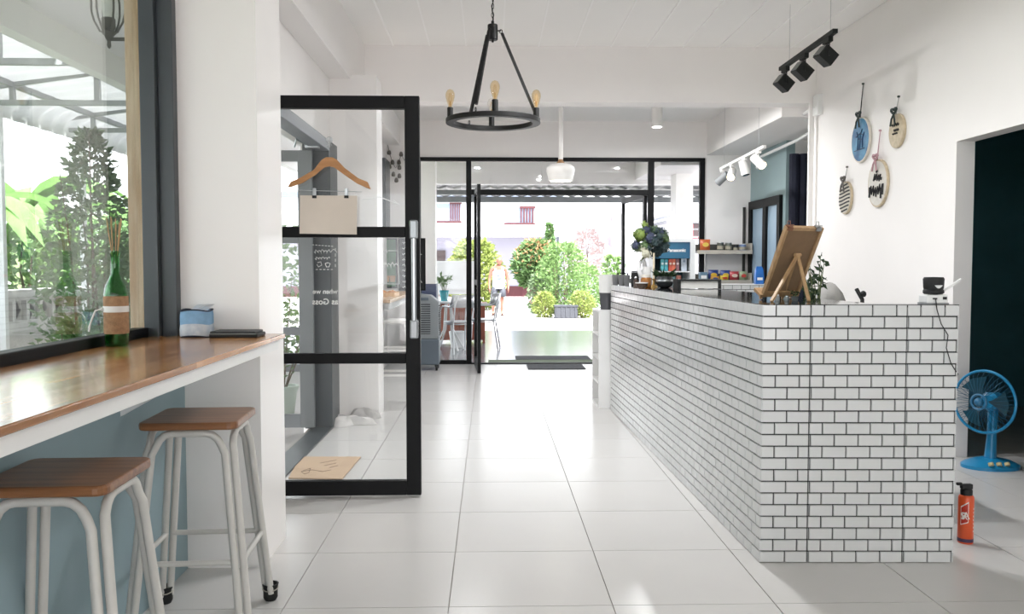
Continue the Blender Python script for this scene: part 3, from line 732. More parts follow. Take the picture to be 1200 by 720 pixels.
# black track with three square spots
def track(name, label, p0, p1, mat, heads, ztop, headfn, wires):
    t = thing(name, label, 'track light', p0)
    MB().beam(p0, p1, .036, .03).build('track_rail', mat, t, bevel=.003)
    for w in wires:
        p = Vector(p0).lerp(Vector(p1), w)
        MB().cyl(p, (p.x, p.y, ztop), .0018, n=5).build('wire', M('thin_grey_wire', 'bdbdbd', .5), t)
    for k, u in enumerate(heads): headfn(t, Vector(p0).lerp(Vector(p1), u), k)
    return t
TRK = M('matte_black_metal', '191b1a', .6, var=.1, spec=.25)
def cube_head(t, p, k):
    d = Vector((-.75, -.35, -.55)).normalized()
    s_ = MB().cbox(p+Vector((0, 0, -.03)), (.03, .11, .035)).build('spot_adapter', TRK, t)
    yk = MB()
    c = p+Vector((-.01, 0, -.135))
    for sg in (-1, 1): yk.beam(p+Vector((0, sg*.03, -.045)), c+Vector((0, sg*.056, .02)), .008, .014); yk.beam(c+Vector((0, sg*.056, .03)), c+Vector((0, sg*.056, -.01)), .008, .014)
    yk.beam(p+Vector((0, -.03, -.05)), p+Vector((0, .03, -.05)), .012, .01)
    yk.build('yoke', TRK, s_)
    rot = Matrix.Rotation(RAD(38), 4, 'Y') @ Matrix.Rotation(RAD(8), 4, 'Z')
    MB().cbox(c, (.11, .10, .095), rot).build('spot_body', TRK, s_, bevel=.004)
    MB().cbox(c+rot.to_3x3() @ Vector((-.057, 0, 0)), (.006, .088, .082), rot).build('spot_lens', M('dark_lens', '0c0d0d', .15), s_)
XT = 2.3
track('track_light', 'black three-head spotlight track hanging near the plaques', ax(979, 36, XT), ax(915, 81, XT), TRK, (.12, .53, .90), ZC, cube_head, (.08, .82))
# white track in the far room
X2 = 2.70
LAMP = M('warm_lamp_face', 'ffe9c0', .4, emit=6)
WTRK = M('white_metal', 'e4e2df', .4, var=.04)
def cyl_head(t, p, k):
    lit = k in (0, 2)
    d = (Vector((-.1, -.75, -.65)), Vector((.2, -.2, -.95)), Vector((-.35, -.75, -.55)), Vector((-.6, .5, -.6)))[k].normalized()
    if k == 0: d = Vector((.35, -.72, -.6)).normalized()
    s_ = MB().cbox(p+Vector((0, 0, -.025)), (.03, .09, .03)).cyl(p+Vector((0, 0, -.03)), p+Vector((0, 0, -.10)), .008, n=8).build('spot_adapter', WTRK, t)
    c = p+Vector((0, 0, -.12))
    MB().cyl(c-d*.085, c+d*.075, .042, .047, 16).build('spot_body', WTRK if k < 3 else MIDGREY, s_)
    MB().cyl(c+d*.076, c+d*.079, .036, .036, 16).build('spot_lens', LAMP if lit else M('dark_lens', '0c0d0d', .15), s_)
track('track_light', 'white spotlight track hanging at the alcove of the far room', ax(896, 172, X2), ax(845, 198, X2), WTRK, (.12, .42, .72, .97), 3.08, cyl_head, (.12, .92))
# pendant
pc = ay(657, 190, 9.3)
zb_, zt_p = ay(657, 212, 9.3).z, ay(657, 192, 9.3).z
pe_ = thing('pendant_lamp', 'white bell pendant lamp with wooden cap in the far room', 'pendant lamp', (pc.x, 9.3, zb_))
P_ = Vector((pc.x, 9.3, zb_)); H_ = zt_p-zb_
MB().lathe([(.128, 0), (.150, H_*.45), (.156, H_*.62), (.150, H_*.78), (.11, H_*.95), (.03, H_*1.04), (.03, H_*1.02), (.105, H_*.92), (.145, H_*.75), (.150, H_*.6), (.122, 0)], P_, 28).build('lamp_shade', WTRK, pe_)
MB().lathe([(.050, H_*1.02), (.03, H_*1.14), (.018, H_*1.35)], P_, 14).build('wood_cap', wood('pendant_wood', 'a9825c', '8c6a48', .5, 2), pe_)
MB().lathe([(.026, H_*1.25), (.026, 3.08-zb_)], P_, 12).build('stem_pipe', WTRK, pe_)
MB().lathe([(.0001, -.004), (.116, -.003)], P_, 20).build('glowing_disc', M('lamp_glow', 'fff8ea', .4, emit=5), pe_)
# ceiling cylinder spot
cp = ay(770, 130, 9.6); cp.z = 3.08
def downlight(p, watts):
    l = bpy.data.lights.new('downlight', 'AREA'); l.shape = 'DISK'; l.size = .09; l.energy = watts; l.color = (.98, .99, 1)
    o = bpy.data.objects.new('downlight', l); COL.objects.link(o); o.location = p
c_ = thing('ceiling_spot', 'white cylinder downlight on the far ceiling', 'ceiling light', cp)
zl = ay(770, 149, 9.6).z
MB().lathe([(.062, zl-3.08), (.062, -.002)], cp, 20).build('housing', WTRK, c_)
MB().lathe([(.048, zl-3.083), (.0001, zl-3.084)], cp, 18).build('lamp_face', M('cool_lamp_face', 'ffffff', .4, emit=6), c_)
MB().lathe([(.07, -.012), (.07, 0)], cp, 20).build('mount_ring', WTRK, c_)
downlight((cp.x, cp.y, zl-.02), LAMP_W)
# copies of this fitting, added out of view to brighten the interior
for k, (x, y, z) in enumerate(((.98, 4.75, ZC), (.98, 5.36, ZC), (-.2, 8.28, 3.08), (2.0, 8.28, 3.08))):
    q = copy_tree(c_); q.location = (x, y, z)
    q['label'] = ('added white cylinder downlight on the front room ceiling before the chandelier', 'added white cylinder downlight beside the chandelier ceiling rose', 'added white cylinder downlight hidden by the cross beam, window side', 'added white cylinder downlight hidden by the cross beam, alcove side')[k]; q['group'] = 'added fill downlights outside the view'
    downlight((x, y, z+zl-3.08-.02), LAMP_W*(1.35 if z == ZC else 1))

# ================================================================== PLAQUES ON THE WALL (round wooden slices hung by ribbons)
def plaque(name, label, px, py, rad, rz_, face, faceof, rimc, top_px, ribbon, bow):
    c = ax(px, py, XR-.022); t = thing(name, label, 'plaque', c)
    mm = Matrix.Translation(c) @ Matrix.Rotation(-pi/2, 4, 'Z')      # local x along -Y.. local -y faces the room
    # local frame: x -> world -Y, y -> world +X
    th = .022
    MB().prism([(rad*cos(a), rz_*sin(a)) for a in [2*pi*k/40 for k in range(40)]], mm @ Matrix.Translation((0, 0, 0)), th-.001).build('disc', rimc, t, bevel=.003)
    MB().prism([(rad*.93*cos(a), rz_*.93*sin(a)) for a in [2*pi*k/40 for k in range(40)]], mm @ Matrix.Translation((0, -.0012, 0)), .002).build('painted_face', face, t)
    tp = ax(top_px[0], top_px[1], XR-.006); tp.y = c.y
    rb = MB(); topd = c+Vector((-.004, 0, rz_*.98))
    rb.tube([topd+Vector((0, .006, 0)), tp], .003, 6); rb.tube([topd+Vector((0, -.006, 0)), tp], .003, 6)
    rb.build('ribbon', ribbon, t)
    MB().cyl(tp+Vector((-.01, 0, 0)), tp+Vector((.006, 0, 0)), .008, n=8).build('wall_hook', bow, t)
    b = MB()
    for sg in (-1, 1):
        lp = [topd+Vector((-.016, sg*.055*sin(q)*abs(cos(q/2)), .018*sin(q*1.0)+.028*abs(sin(q/2)))) for q in [k*pi/6 for k in range(7)]]
        b.tube(lp, .009, 6); b.tube([topd+Vector((-.016, 0, 0)), topd+Vector((-.022, sg*.022, -.035)), topd+Vector((-.022, sg*.036, -.085))], .007, 6)
    b.ball(topd+Vector((-.016, 0, 0)), .010, 8)
    b.build('bow', bow, t)
    def pt(x, z): return mm @ Vector((x, -.004, z))
    return t, pt
BLUEWC = M('blue_wash', '1d5783', .6, scale=9, col2='4488ad', var=.3)
SLICE = M('pale_slice_wood', 'c7b79b', .6, var=.2, scale=30)
t, pt = plaque('round_plaque', 'blue painted round plaque with a dark bow', 1008, 164, .168, .183, BLUEWC, None, M('pale_rim_wood', 'd3cdc2', .6, var=.1, scale=30), (1010, 99), BLACKINK, M('dark_green_ribbon', '22322f', .6))
m = MB()
for pts in ([(-.10, -.08), (.09, -.075)], [(-.04, -.075), (-.03, .02), (-.06, .07)], [(.0, -.075), (.01, .04), (.04, .08)], [(.05, -.07), (.045, .0), (.08, .05)], [(-.07, .03), (0, .05), (.07, .03)], [(-.03, .02), (.0, .0), (.045, .0)]):
    m.tube([pt(*p) for p in pts], .004, 5)
m.build('painted_sketch', M('dark_blue_ink', '173f66', .6, var=.3), t)
t, pt = plaque('round_plaque', 'small tan plaque with small black writing and green bow', 1050, 153.5, .118, .125, SLICE, None, SLICE, (1051.5, 114), M('grey_ribbon', 'a9a9a6', .6), _M['dark_green_ribbon'])
m = MB()
for x0, x1, z, h in ((-.06, .05, .045, .012), (-.03, .05, .005, .010), (-.05, .03, -.018, .006)):
    k = 12; m.tube([pt(x0+(x1-x0)*q/k, z+h*sin(q*2.1)) for q in range(k+1)], .0035, 5)
m.build('brush_writing', BLACKINK, t)
t, pt = plaque('round_plaque', 'pale plaque with bold black brush lettering and pink bow', 1028, 215, .165, .183, M('pale_face', 'd2cec6', .6, var=.08, scale=20), None, SLICE, (1029, 154), M('dusty_pink_ribbon', 'b58f96', .6), _M['dusty_pink_ribbon'])
m = MB()
for x0, x1, z, h, k in ((-.055, .055, .045, .028, 7), (-.12, .10, -.055, .042, 12)):
    m.tube([pt(x0+(x1-x0)*q/k+(.010 if q % 2 else 0), z+h*(1 if q % 2 else -1)*(.75+.25*sin(q*2.3))) for q in range(k+1)], .0075, 6)
m.tube([pt(-.01, .085), pt(.005, .10)], .008, 6); m.tube([pt(.07, .02), pt(.078, .04)], .006, 6); m.tube([pt(.075, -.05), pt(.07, -.12)], .008, 6); m.tube([pt(-.118, -.02), pt(-.122, -.1)], .009, 6); m.tube([pt(.105, -.01), pt(.10, -.08)], .009, 6)
m.build('brush_writing', BLACKINK, t)
t, pt = plaque('round_plaque', 'small black and cream striped plaque', 990, 232, .122, .137, M('cream_face', 'cfc8ba', .6, var=.08), None, SLICE, (992, 196), M('grey_ribbon', 'a9a9a6', .6), M('striped_ribbon', '5f5a55', .6))
for k in range(8):
    z = -.105+.030*k; w = .112*sqrt(max(.02, 1-(z/.128)**2))
    m = MB(); cur_ = [pt(x, z+.010*sin(x*16)) for x in [(-1+q/4)*w for q in range(9)]]
    vs = []
    for p in cur_: vs += [p+Vector((-.0006, 0, -.0068)), p+Vector((-.0006, 0, .0068))]
    m.add(vs, [(2*q, 2*q+1, 2*q+3, 2*q+2) for q in range(8)])
    m.build('stripe', BLACKINK, t)

# ================================================================== THE BAR AND ITS STOOLS
ba = thing('window_bar', 'varnished wood bar counter along the shop window with white apron', 'bar counter', (-1.1, 1.5, 0))
BZ = .969; BXF = -.853
MB().box(-1.355, BXF, -2.0, 3.575, BZ-.019, BZ).build('bar_top', BARWOOD, ba, bevel=.004)
o = MB().box(-1.25, BXF-.012, -2.0, 3.505, BZ-.058, BZ-.019).build('apron', WPLASTIC, ba)
for y in (.6, 1.75, 2.9):
    MB().prism([(0, 0), (.30, 0), (0, -.17)], Matrix.Translation((-1.25, y, BZ-.058)), .03).build('bracket', WPLASTIC, ba)
# bottle of incense sticks
bt = ay(136, 407, 3.0); bt = Vector((az(137, 406, BZ).x, az(137, 406, BZ).y, BZ))
t = thing('incense_bottle', 'green wine bottle wrapped in burlap holding incense sticks', 'bottle', bt)
sc_ = bt.y/1000
hgt = lambda y: (406-y)*sc_
MB().lathe([(.0001, .004), (.036, .002), (.039, .01), (.039, hgt(345)), (.034, hgt(336)), (.022, hgt(328)), (.0145, hgt(322)), (.0140, hgt(300)), (.0155, hgt(299)), (.0155, hgt(295.5)), (.012, hgt(295.5)), (.0105, hgt(300)), (.011, hgt(322)), (.019, hgt(329)), (.035, hgt(347)), (.035, .012), (.0001, .010)], bt, 22).build('glass_bottle', BOTTLE, t)
MB().lathe([(.0405, hgt(391)), (.0412, hgt(389)), (.0412, hgt(349)), (.0400, hgt(347.5))], bt, 22).build('burlap_wrap', M('burlap', 'a5805f', .9, var=.25, scale=60, bump=.4, bscale=200), t)
rb = MB().lathe([(.0418, hgt(366)), (.0424, hgt(364)), (.0424, hgt(360.5)), (.0418, hgt(359))], bt, 22)
for s in (0, 1): rb.tube([bt+Vector((-.036, -.026, hgt(362))), bt+Vector((-.058, -.03, hgt(364))), bt+Vector((-.068-.006*s, -.032, hgt(372+6*s))), bt+Vector((-.08, -.034, hgt(384+4*s)))], .0028, 6)
rb.ball(bt+Vector((-.036, -.026, hgt(362.5))), .007, 8)
rb.build('ribbon', M('white_satin', 'dcdad6', .4), t)
rnd = random.Random(5)
for k in range(13):
    a = rnd.uniform(0, 6.28); e_ = Vector((cos(a), sin(a), 0))
    MB().tube([bt+e_*.006+Vector((0, 0, hgt(310))), bt+e_*rnd.uniform(.008, .030)+Vector((.0, 0, hgt(rnd.uniform(256, 266))))], .0014, 5).build('incense_stick', M('incense_tan', 'b9966c', .8, var=.15, scale=30), t)
# pouch and tray
pb_ = az(231, 390, BZ); pb_.y = 3.40; pb_.x = az(231, 396, BZ).x-.0
pp = Vector((ay(231, 390, 3.42).x, 3.42, BZ))
t = thing('fabric_pouch', 'blue and white fabric tissue pouch standing on the bar', 'pouch', pp)
k_ = 3.42/1000
w0, w1_ = .060, .064
def rsq(r, z, e=.75, n=24): 
    o = []
    for j in range(n):
        a = 2*pi*j/n; c, s = cos(a), sin(a)
        o.append(pp+Vector((r*abs(c)**e*(1 if c > 0 else -1), r*.8*abs(s)**e*(1 if s > 0 else -1), z+.003*sin(3*a))))
    return o
MB().loft([rsq(.060, .0), rsq(.063, .006)]).build('base_band', M('navy_trim', '202a3c', .7), t)
MB().loft([rsq(.063, .006), rsq(.064, .03), rsq(.062, .052)]).build('lower_fabric', M('white_print_cotton', 'c9d0d6', .8, scale=40, col2='b0bcc8'), t)
MB().loft([rsq(.0625, .052), rsq(.062, .085), rsq(.060, .104)]).build('upper_fabric', M('sky_blue_cotton', '86aed0', .8, var=.15, scale=30), t)
MB().tube(rsq(.060, .106), .003, 6, True).build('rim_piping', _M['navy_trim'], t)
ti = MB()
for k in range(3):
    a = pp+Vector((-.01+.012*k, 0, .10)); ti.add([a+Vector((-.02, -.01, 0)), a+Vector((.02, .01, 0)), a+Vector((.035+.01*k, .008, .03)), a+Vector((.015+.012*k, -.012, .028))], [(0, 1, 2, 3)])
o = ti.build('tissue', M('tissue_white', 'e9eaec', .9), t); o.modifiers.new('t', 'SOLIDIFY').thickness = .0008
ra, rb_ = ay(249, 389, 3.40), ay(305, 391, 3.40)
t = thing('black_folder', 'flat black zipped case lying on the bar against the pillar', 'case', ((ra.x+rb_.x)/2, 3.40, BZ))
cx = (ra.x+rb_.x)/2
MB().cbox((cx, 3.42, BZ+.008), (rb_.x-ra.x, .13, .016)).build('lower_shell', RUBBER, t, bevel=.005)
MB().cbox((cx-.004, 3.42, BZ+.020), (rb_.x-ra.x-.012, .124, .010)).build('upper_shell', M('soft_black', '26282a', .5), t, bevel=.004)
MB().tube([(ra.x+.004, 3.353, BZ+.0155), (rb_.x-.004, 3.353, BZ+.0155)], .0018, 6).build('zip', MIDGREY, t)
# stools
def stool(cx, cy, rz, label):
    t = thing('bar_stool', label, 'bar stool', (cx, cy, 0), rz, 'wooden seated stools at the window bar')
    SH, hs = .735, .160
    sq = []
    for q in range(4):
        qx, qy = ((1, 1), (-1, 1), (-1, -1), (1, -1))[q]
        for j in range(5):
            a = q*pi/2+j*pi/8; sq.append((qx*(hs-.03)+.03*cos(a), qy*(hs-.03)+.03*sin(a)))
    MB().add([(x, y, z) for z in (SH-.026, SH) for x, y in sq], [tuple(range(19, -1, -1)), tuple(range(20, 40))]+[(i, (i+1) % 20, 20+(i+1) % 20, 20+i) for i in range(20)]).build('seat', SEATWOOD, t, True, bevel=.007)
    tr = .0125; zt = SH-.026-tr-.001
    for q in range(4):
        m = Matrix.Rotation(q*pi/2, 4, 'Z')
        top, bot, inset = .122, .178, .018
        p = []
        y_t, y_b = -.136, -.200
        def at(s, z): 
            u = (zt-z)/zt
            return Vector((s*(top-.010+(bot-top+.010)*u), y_t+(y_b-y_t)*u, z))
        for s in (-1, 1):
            sd = [at(s, z) for z in (.03, .25, .5, zt-.07)]
            crn = [Vector((s*(top-.012-.055*(1-cos(k*pi/8))), y_t-.002*k*0, zt-.07+.07*sin(k*pi/8))) for k in range(1, 5)]
            p += sd+crn if s < 0 else list(reversed(sd+crn))
        MB().tube([m @ v for v in p], tr, 10).build('leg_frame', STOOLPAINT, t, True)
        zf = .27; a_, b_ = at(-1, zf), at(1, zf)
        MB().cyl(m @ (a_+Vector((0, .004, 0))), m @ (b_+Vector((0, .004, 0))), .0095, n=10).build('foot_rail', STOOLPAINT, t, True)
        f_ = m @ Vector((-.192, -.192, 0))
        o = MB().lathe([(.021, 0), (.027, .012), (.027, .05), (.031, .062), (.026, .062), (.024, .03)], f_, 14).build('foot_cap', RUBBER, t, True)
        MB().tube([f_+Vector((.0285*cos(k*pi/6), .0285*sin(k*pi/6), .046+.006*sin(k*pi/6))) for k in range(12)], .0022, 5, True).build('tie_wire', M('tie_grey', 'a9a59a', .5), o, True)
    return t
stool(-1.005, 2.965, RAD(3), 'bar stool standing by the pillar, far end of the bar')
stool(-1.065, 2.15, RAD(2), 'bar stool cropped by the picture edge, the nearer of the two wooden ones')

# ================================================================== HANGER SIGN ON THE GLASS DOOR
YH = YD-.05
hk = ay(386, 163, YD-.02)
t = thing('suction_hook', 'clear suction hook stuck on the upper glass of the door', 'hook', hk)
MB().lathe([(.018, 0), (.014, .006), (.004, .012)], ay(386, 164, YD-.004), 14, Matrix.Rotation(pi/2, 4, 'X')).build('suction_cup', M('clear_rubber', 'c8ccce', .2), t)
hk2 = ay(386.5, 172, YH)
MB().tube([ay(386, 164, YD-.012), ay(386, 165, YH+.008), hk2+Vector((0, .006, .006)), hk2+Vector((0, -.004, -.004)), ay(386, 167, YH-.014)], .0022, 6).build('hook_wire', SILVER, t)
ap = ay(386, 187, YH)
t = thing('coat_hanger', 'wooden clip hanger hung on the glass door', 'hanger', ap)
sh = []
out = [(337, 219.5), (341, 213), (352, 208.5), (368, 199), (377, 187.5), (382, 184.5), (390, 184.5), (395, 187.5), (404, 197), (420, 209), (431, 213.5), (434.5, 222)]
inn = [(430, 220.5), (418, 215), (402, 204), (392, 196.5), (386, 195), (380, 196.5), (370, 205), (355, 214.5), (341, 219.5)]
poly = [ay(x, y, YH) for x, y in out+inn]
MB().prism([(p.x, p.z) for p in poly], Matrix.Translation((0, YH-.006, 0)), .012).build('shoulder', HANGWOOD, t, bevel=.003)
hh = ap
MB().tube([hh+Vector((0, 0, .004)), hh+Vector((0, 0, .045)), hh+Vector((-.006, 0, .055)), hh+Vector((-.010, 0, .068)), hh+Vector((-.004, 0, .080)), hh+Vector((.006, 0, .082)), hh+Vector((.014, 0, .074))], .0016, 6).build('hook', SILVER, t)
b0, b1 = ay(331, 222.5, YH), ay(424, 225, YH)
MB().cyl(b0, b1, .0018, n=8).build('clip_bar', SILVER, t)
for px in (368.5, 406):
    c = ay(px, 226, YH)
    k = MB().cbox(c+Vector((0, 0, .004)), (.016, .012, .04)).build('clip', SILVER, t, bevel=.002)
    MB().cbox(c+Vector((0, 0, -.022)), (.022, .014, .014)).build('clip_pad', RUBBER, k)
c0, c1, c2, c3 = [ay(x, y, YH) for x, y in ((351.5, 229), (418.5, 229.5), (418, 275), (351, 274))]
t = thing('blank_card', 'blank cream card hanging from the clip hanger', 'card', (c0+c2)/2)
MB().add([c0, c1, c2, c3]+[p+Vector((0, .003, 0)) for p in (c0, c1, c2, c3)], [(0, 1, 2, 3), (7, 6, 5, 4), (0, 4, 5, 1), (1, 5, 6, 2), (2, 6, 7, 3), (3, 7, 4, 0)]).build('card', CREAMCARD, t)

# ================================================================== ON THE FLOOR BY THE DOOR
m0 = [az(x, y, .004) for x, y in ((338, 561), (352, 536), (423, 536), (401, 562))]
t = thing('cardboard_mat', 'flattened cardboard sheet lying behind the glass door', 'cardboard', (m0[0]+m0[2])/2)
m0 = [p-Vector((0, 0, .002)) for p in m0]
MB().add(m0+[p+Vector((0, 0, .006)) for p in m0], [(3, 2, 1, 0), (4, 5, 6, 7), (0, 1, 5, 4), (1, 2, 6, 5), (2, 3, 7, 6), (3, 0, 4, 7)]).build('sheet', M('cardboard_tan', 'c2a88e', .85, var=.08, scale=5), t)
m = MB()
for a, b in (((375, 543), (394, 539.5)), ((380, 546), (394, 543)), ((386, 548.5), (396, 546))): m.tube([az(*a, .0085), az(*b, .0085)], .0016, 4)
m.tube([az(x, y, .0085) for x, y in ((355, 552), (364, 549), (362, 554), (357, 556), (353, 553), (366, 551), (378, 553), (388, 551))], .0016, 4)
m.build('pen_marks', M('pen_grey', '6b5d50', .7), t)
cl = az(410, 497, 0)
def blob(c, rx, ry, h, seed, n=26, rings=7, warp=.30):
    rr = random.Random(seed); ph = [rr.uniform(0, 6.28) for _ in range(6)]; m = MB(); R = []
    for k in range(rings+1):
        u = k/rings; ring = []
        for j in range(n):
            a = 2*pi*j/n; w = 1+warp*.35*(sin(3*a+ph[0])+.6*sin(5*a+ph[1]))
            zz = h*(u**.5)*(1+warp*.9*sin(4*a+ph[2]+u*3)*(1-u)+warp*.5*sin(7*a+ph[3])*(1-u))
            ring.append(Vector((c.x+rx*w*(1-u*.97)*cos(a), c.y+ry*w*(1-u*.97)*sin(a), max(.001, c.z+zz if k else c.z+.001))))
        R.append(ring)
    return m.loft(R)
t = thing('floor_cloth', 'crumpled white cloth on the floor by the far pillar', 'cloth', (cl.x, cl.y, 0))
blob(Vector((cl.x-.02, cl.y, 0)), .19, .12, .065, 3, warp=.75).build('cloth', M('washed_white_cloth', 'd6d3d1', .9, var=.1, scale=20), t)
cl2 = az(421, 493, 0)
blob(Vector((cl2.x+.01, cl2.y+.1, .0)), .12, .09, .085, 8, warp=.7).build('folded_end', M('grey_white_cloth', 'bfbcba', .9, var=.15, scale=20), t)
tag(MB().box(ay(617, 430, 10.7).x, ay(682, 430, 10.7).x, 10.25, 10.72, 0, .012).build('door_mat', M('charcoal_mat', '4b4c50', .95, var=.2, scale=60, bump=.4, bscale=300), bevel=.004), 'dark grey mat inside the far door', 'mat')
tag(MB().box(.35, 1.35, 11.30, 11.75, -.004, .010).build('door_mat', _M['charcoal_mat'], bevel=.004), 'charcoal mat outside on the porch', 'mat')
tag(MB().box(-.02, 1.7, 10.95, 11.28, -.004, .008).build('green_strip_mat', M('green_mat', '6f7a66', .95, var=.15, scale=60, bump=.4, bscale=300), bevel=.003), 'long green mat along the porch threshold', 'mat')

# ================================================================== SPRAY CAN AND FAN
sp = az(1131, 636, 0)
t = thing('spray_can', 'orange spray can with black nozzle on the floor by the counter', 'spray can', (sp.x, sp.y, 0))
ORG = M('orange_can_paint', 'd9572c', .35, var=.06, scale=6, metal=.1)
MB().lathe([(.030, 0), (.033, .004), (.033, .205), (.030, .214), (.024, .220)], Vector((sp.x, sp.y, 0)), 24).build('can_body', ORG, t)
MB().lathe([(.0334, .008), (.0334, .024)], Vector((sp.x, sp.y, 0)), 24).build('dark_base_band', M('dark_red_print', '3c2a4a', .4), t)
MB().lathe([(.025, .215), (.026, .240), (.020, .250)], Vector((sp.x, sp.y, 0)), 16).box(sp.x-.026, sp.x+.024, sp.y-.012, sp.y+.012, .246, .268).box(sp.x-.046, sp.x-.022, sp.y-.007, sp.y+.007, .262, .275).build('nozzle', RUBBER, t, bevel=.003)
def on_can(a, z, r=.0336): return Vector((sp.x+r*cos(a), sp.y+r*sin(a), z))
def patch(mb, a0_, a1_, zs0, zs1, r=.0336, n=6):
    v = []
    for k in range(n+1):
        a = a0_+(a1_-a0_)*k/n; u = k/n; v += [on_can(a, zs0[0]+(zs0[1]-zs0[0])*u, r), on_can(a, zs1[0]+(zs1[1]-zs1[0])*u, r)]
    return mb.add(v, [(2*k, 2*k+2, 2*k+3, 2*k+1) for k in range(n)])
patch(MB(), -2.75, -1.75, (.085, .10), (.17, .195)).build('label_patch', M('label_white', 'e9e4dc', .4), t)
patch(MB(), -2.68, -1.82, (.09, .103), (.165, .188), .0339).build('label_red', M('label_red', 'c23a2a', .4), t)
for s_, a, z in (('A', -2.05, .13), ('R', -2.25, .128), ('S', -2.45, .126)):
    p = on_can(a, z, .0343); text(s_, .045, M('label_white', 'e9e4dc', .4), t, p, (pi/2, 0, a+pi/2), 'lettering', .0003)
m = MB()
for k in range(7): patch(m, -1.02, -.88, (.055+.017*k,)*2, (.063+.017*k,)*2, .0338, 2)
m.build('side_print', _M['label_white'], t)
# fan
fb_ = az(1163, 549, 0)
FB = M('blue_fan_plastic', '2187b8', .3, var=.05, scale=5)
fx, fy = 3.11, fb_.y+.03
t = thing('pedestal_fan', 'blue table fan on the floor of the dark store', 'fan', (fx, fy, 0))
def ell(z, a, b, n=24): return [Vector((fx+a*cos(2*pi*j/n), fy+b*sin(2*pi*j/n), z)) for j in range(n)]
MB().loft([ell(0, .175, .13), ell(.02, .175, .13), ell(.045, .125, .09), ell(.06, .06, .05)]).build('base', FB, t)
for k in range(3): MB().cyl((fx-.06+.05*k, fy-.115, .035), (fx-.06+.05*k, fy-.105, .05), .016, n=10).build('speed_button', M('button_cream', 'c9b98c', .4), t)
MB().tube([(fx, fy, .055), (fx+.005, fy, .2), (fx+.01, fy, .36)], [.036, .028, .03], 12).build('neck', FB, t)
fd = Vector((-.86, -.50, .05)).normalized(); fc = Vector((fx-.045, fy-.03, .415)); fq = fd.to_track_quat('Z', 'Y').to_matrix()
def fp(r, a, z): return fc+fq @ Vector((r*cos(a), r*sin(a), z))
MB().tube([fc-fd*.13, fc-fd*.11, fc-fd*.02, fc+fd*.0], [.035, .055, .058, .04], 14).build('motor_housing', FB, t)
bl_ = MB()
for k in range(3):
    a = k*2*pi/3; v = []
    for j in range(6):
        u = j/5
        for w in (-.55, 0, .55): v.append(fp(.035+.12*u, a+w*(.4+.6*u), .045+.025*w))
    MB().add(v, [(3*j+i, 3*j+3+i, 3*j+4+i, 3*j+1+i) for j in range(5) for i in range(2)], True).build('fan_blade', M('dark_translucent_blade', '1c4352', .3), t)
cg = MB(); R_F = .19
for k in range(36):
    a = k*2*pi/36
    cg.tube([fp(.04, a, .095), fp(.10, a, .092), fp(.16, a, .075), fp(R_F, a, .035), fp(.16, a, -.005), fp(.06, a, -.03)], .0012, 4)
cg.build('wire_guard', M('dark_blue_wire', '1d5f80', .4), t)
MB().tube([fp(R_F, k*2*pi/40, .035) for k in range(40)], .0085, 8, True).build('guard_rim', FB, t)
MB().tube([fp(.045, k*2*pi/16, .097) for k in range(16)], .008, 6, True).ball(fp(0, 0, .095), .028, 10).build('guard_badge', M('badge_blue', '2f6f95', .4), t)

# ================================================================== FAR ROOM: COOLER, SHELVES, CABINET
cx_, cy_ = ay(497, 400, 10.35).x, 10.32
t = thing('air_cooler', 'grey portable air cooler on casters by the far glazing', 'air cooler', (cx_, cy_, 0))
CG = M('cooler_grey', '7e8488', .45, var=.05); CGD = M('cooler_dark_grey', '55606a', .45, var=.05)
hw = .19
MB().box(cx_-hw, cx_+hw, cy_-.17, cy_+.17, .07, .38).build('water_tank', CGD, t, bevel=.015)
MB().prism([(-hw, .38), (hw, .38), (hw, .82), (hw-.10, .90), (-hw, .93)], Matrix.Translation((cx_, cy_-.16, 0)), .32).build('upper_body', CG, t, bevel=.01)
gr = MB().box(cx_-hw+.03, cx_+hw-.10, cy_-.168, cy_-.158, .44, .80).build('grille_back', M('grille_dark', '2e3338', .6), t)  # dark grey plate behind the louvers
for k in range(13):
    MB().box(cx_-hw+.03, cx_+hw-.10, cy_-.175, cy_-.162, .45+.027*k, .462+.027*k).build('louver', CG, gr)
for k in range(14):
    z = .42+.027*k; MB().box(cx_+hw-.01, cx_+hw+.012, cy_-.12, cy_+.12, z, z+.010).build('side_fin', M('fin_black', '202326', .5), t)
MB().box(cx_-hw+.04, cx_+hw-.12, cy_-.166, cy_-.158, .84, .875).build('control_panel', CGD, t)
for sx_ in (-1, 1):
    for sy_ in (-1, 1):
        w = MB().lathe([(.033, -.012), (.033, .012)], (cx_+sx_*(hw-.03), cy_+sy_*.13, .033), 12, Matrix.Rotation(pi/2, 4, 'Y')).build('caster', RUBBER, t)
        MB().cbox((cx_+sx_*(hw-.03), cy_+sy_*.13, .062), (.04, .05, .03)).build('caster_fork', RUBBER, w)
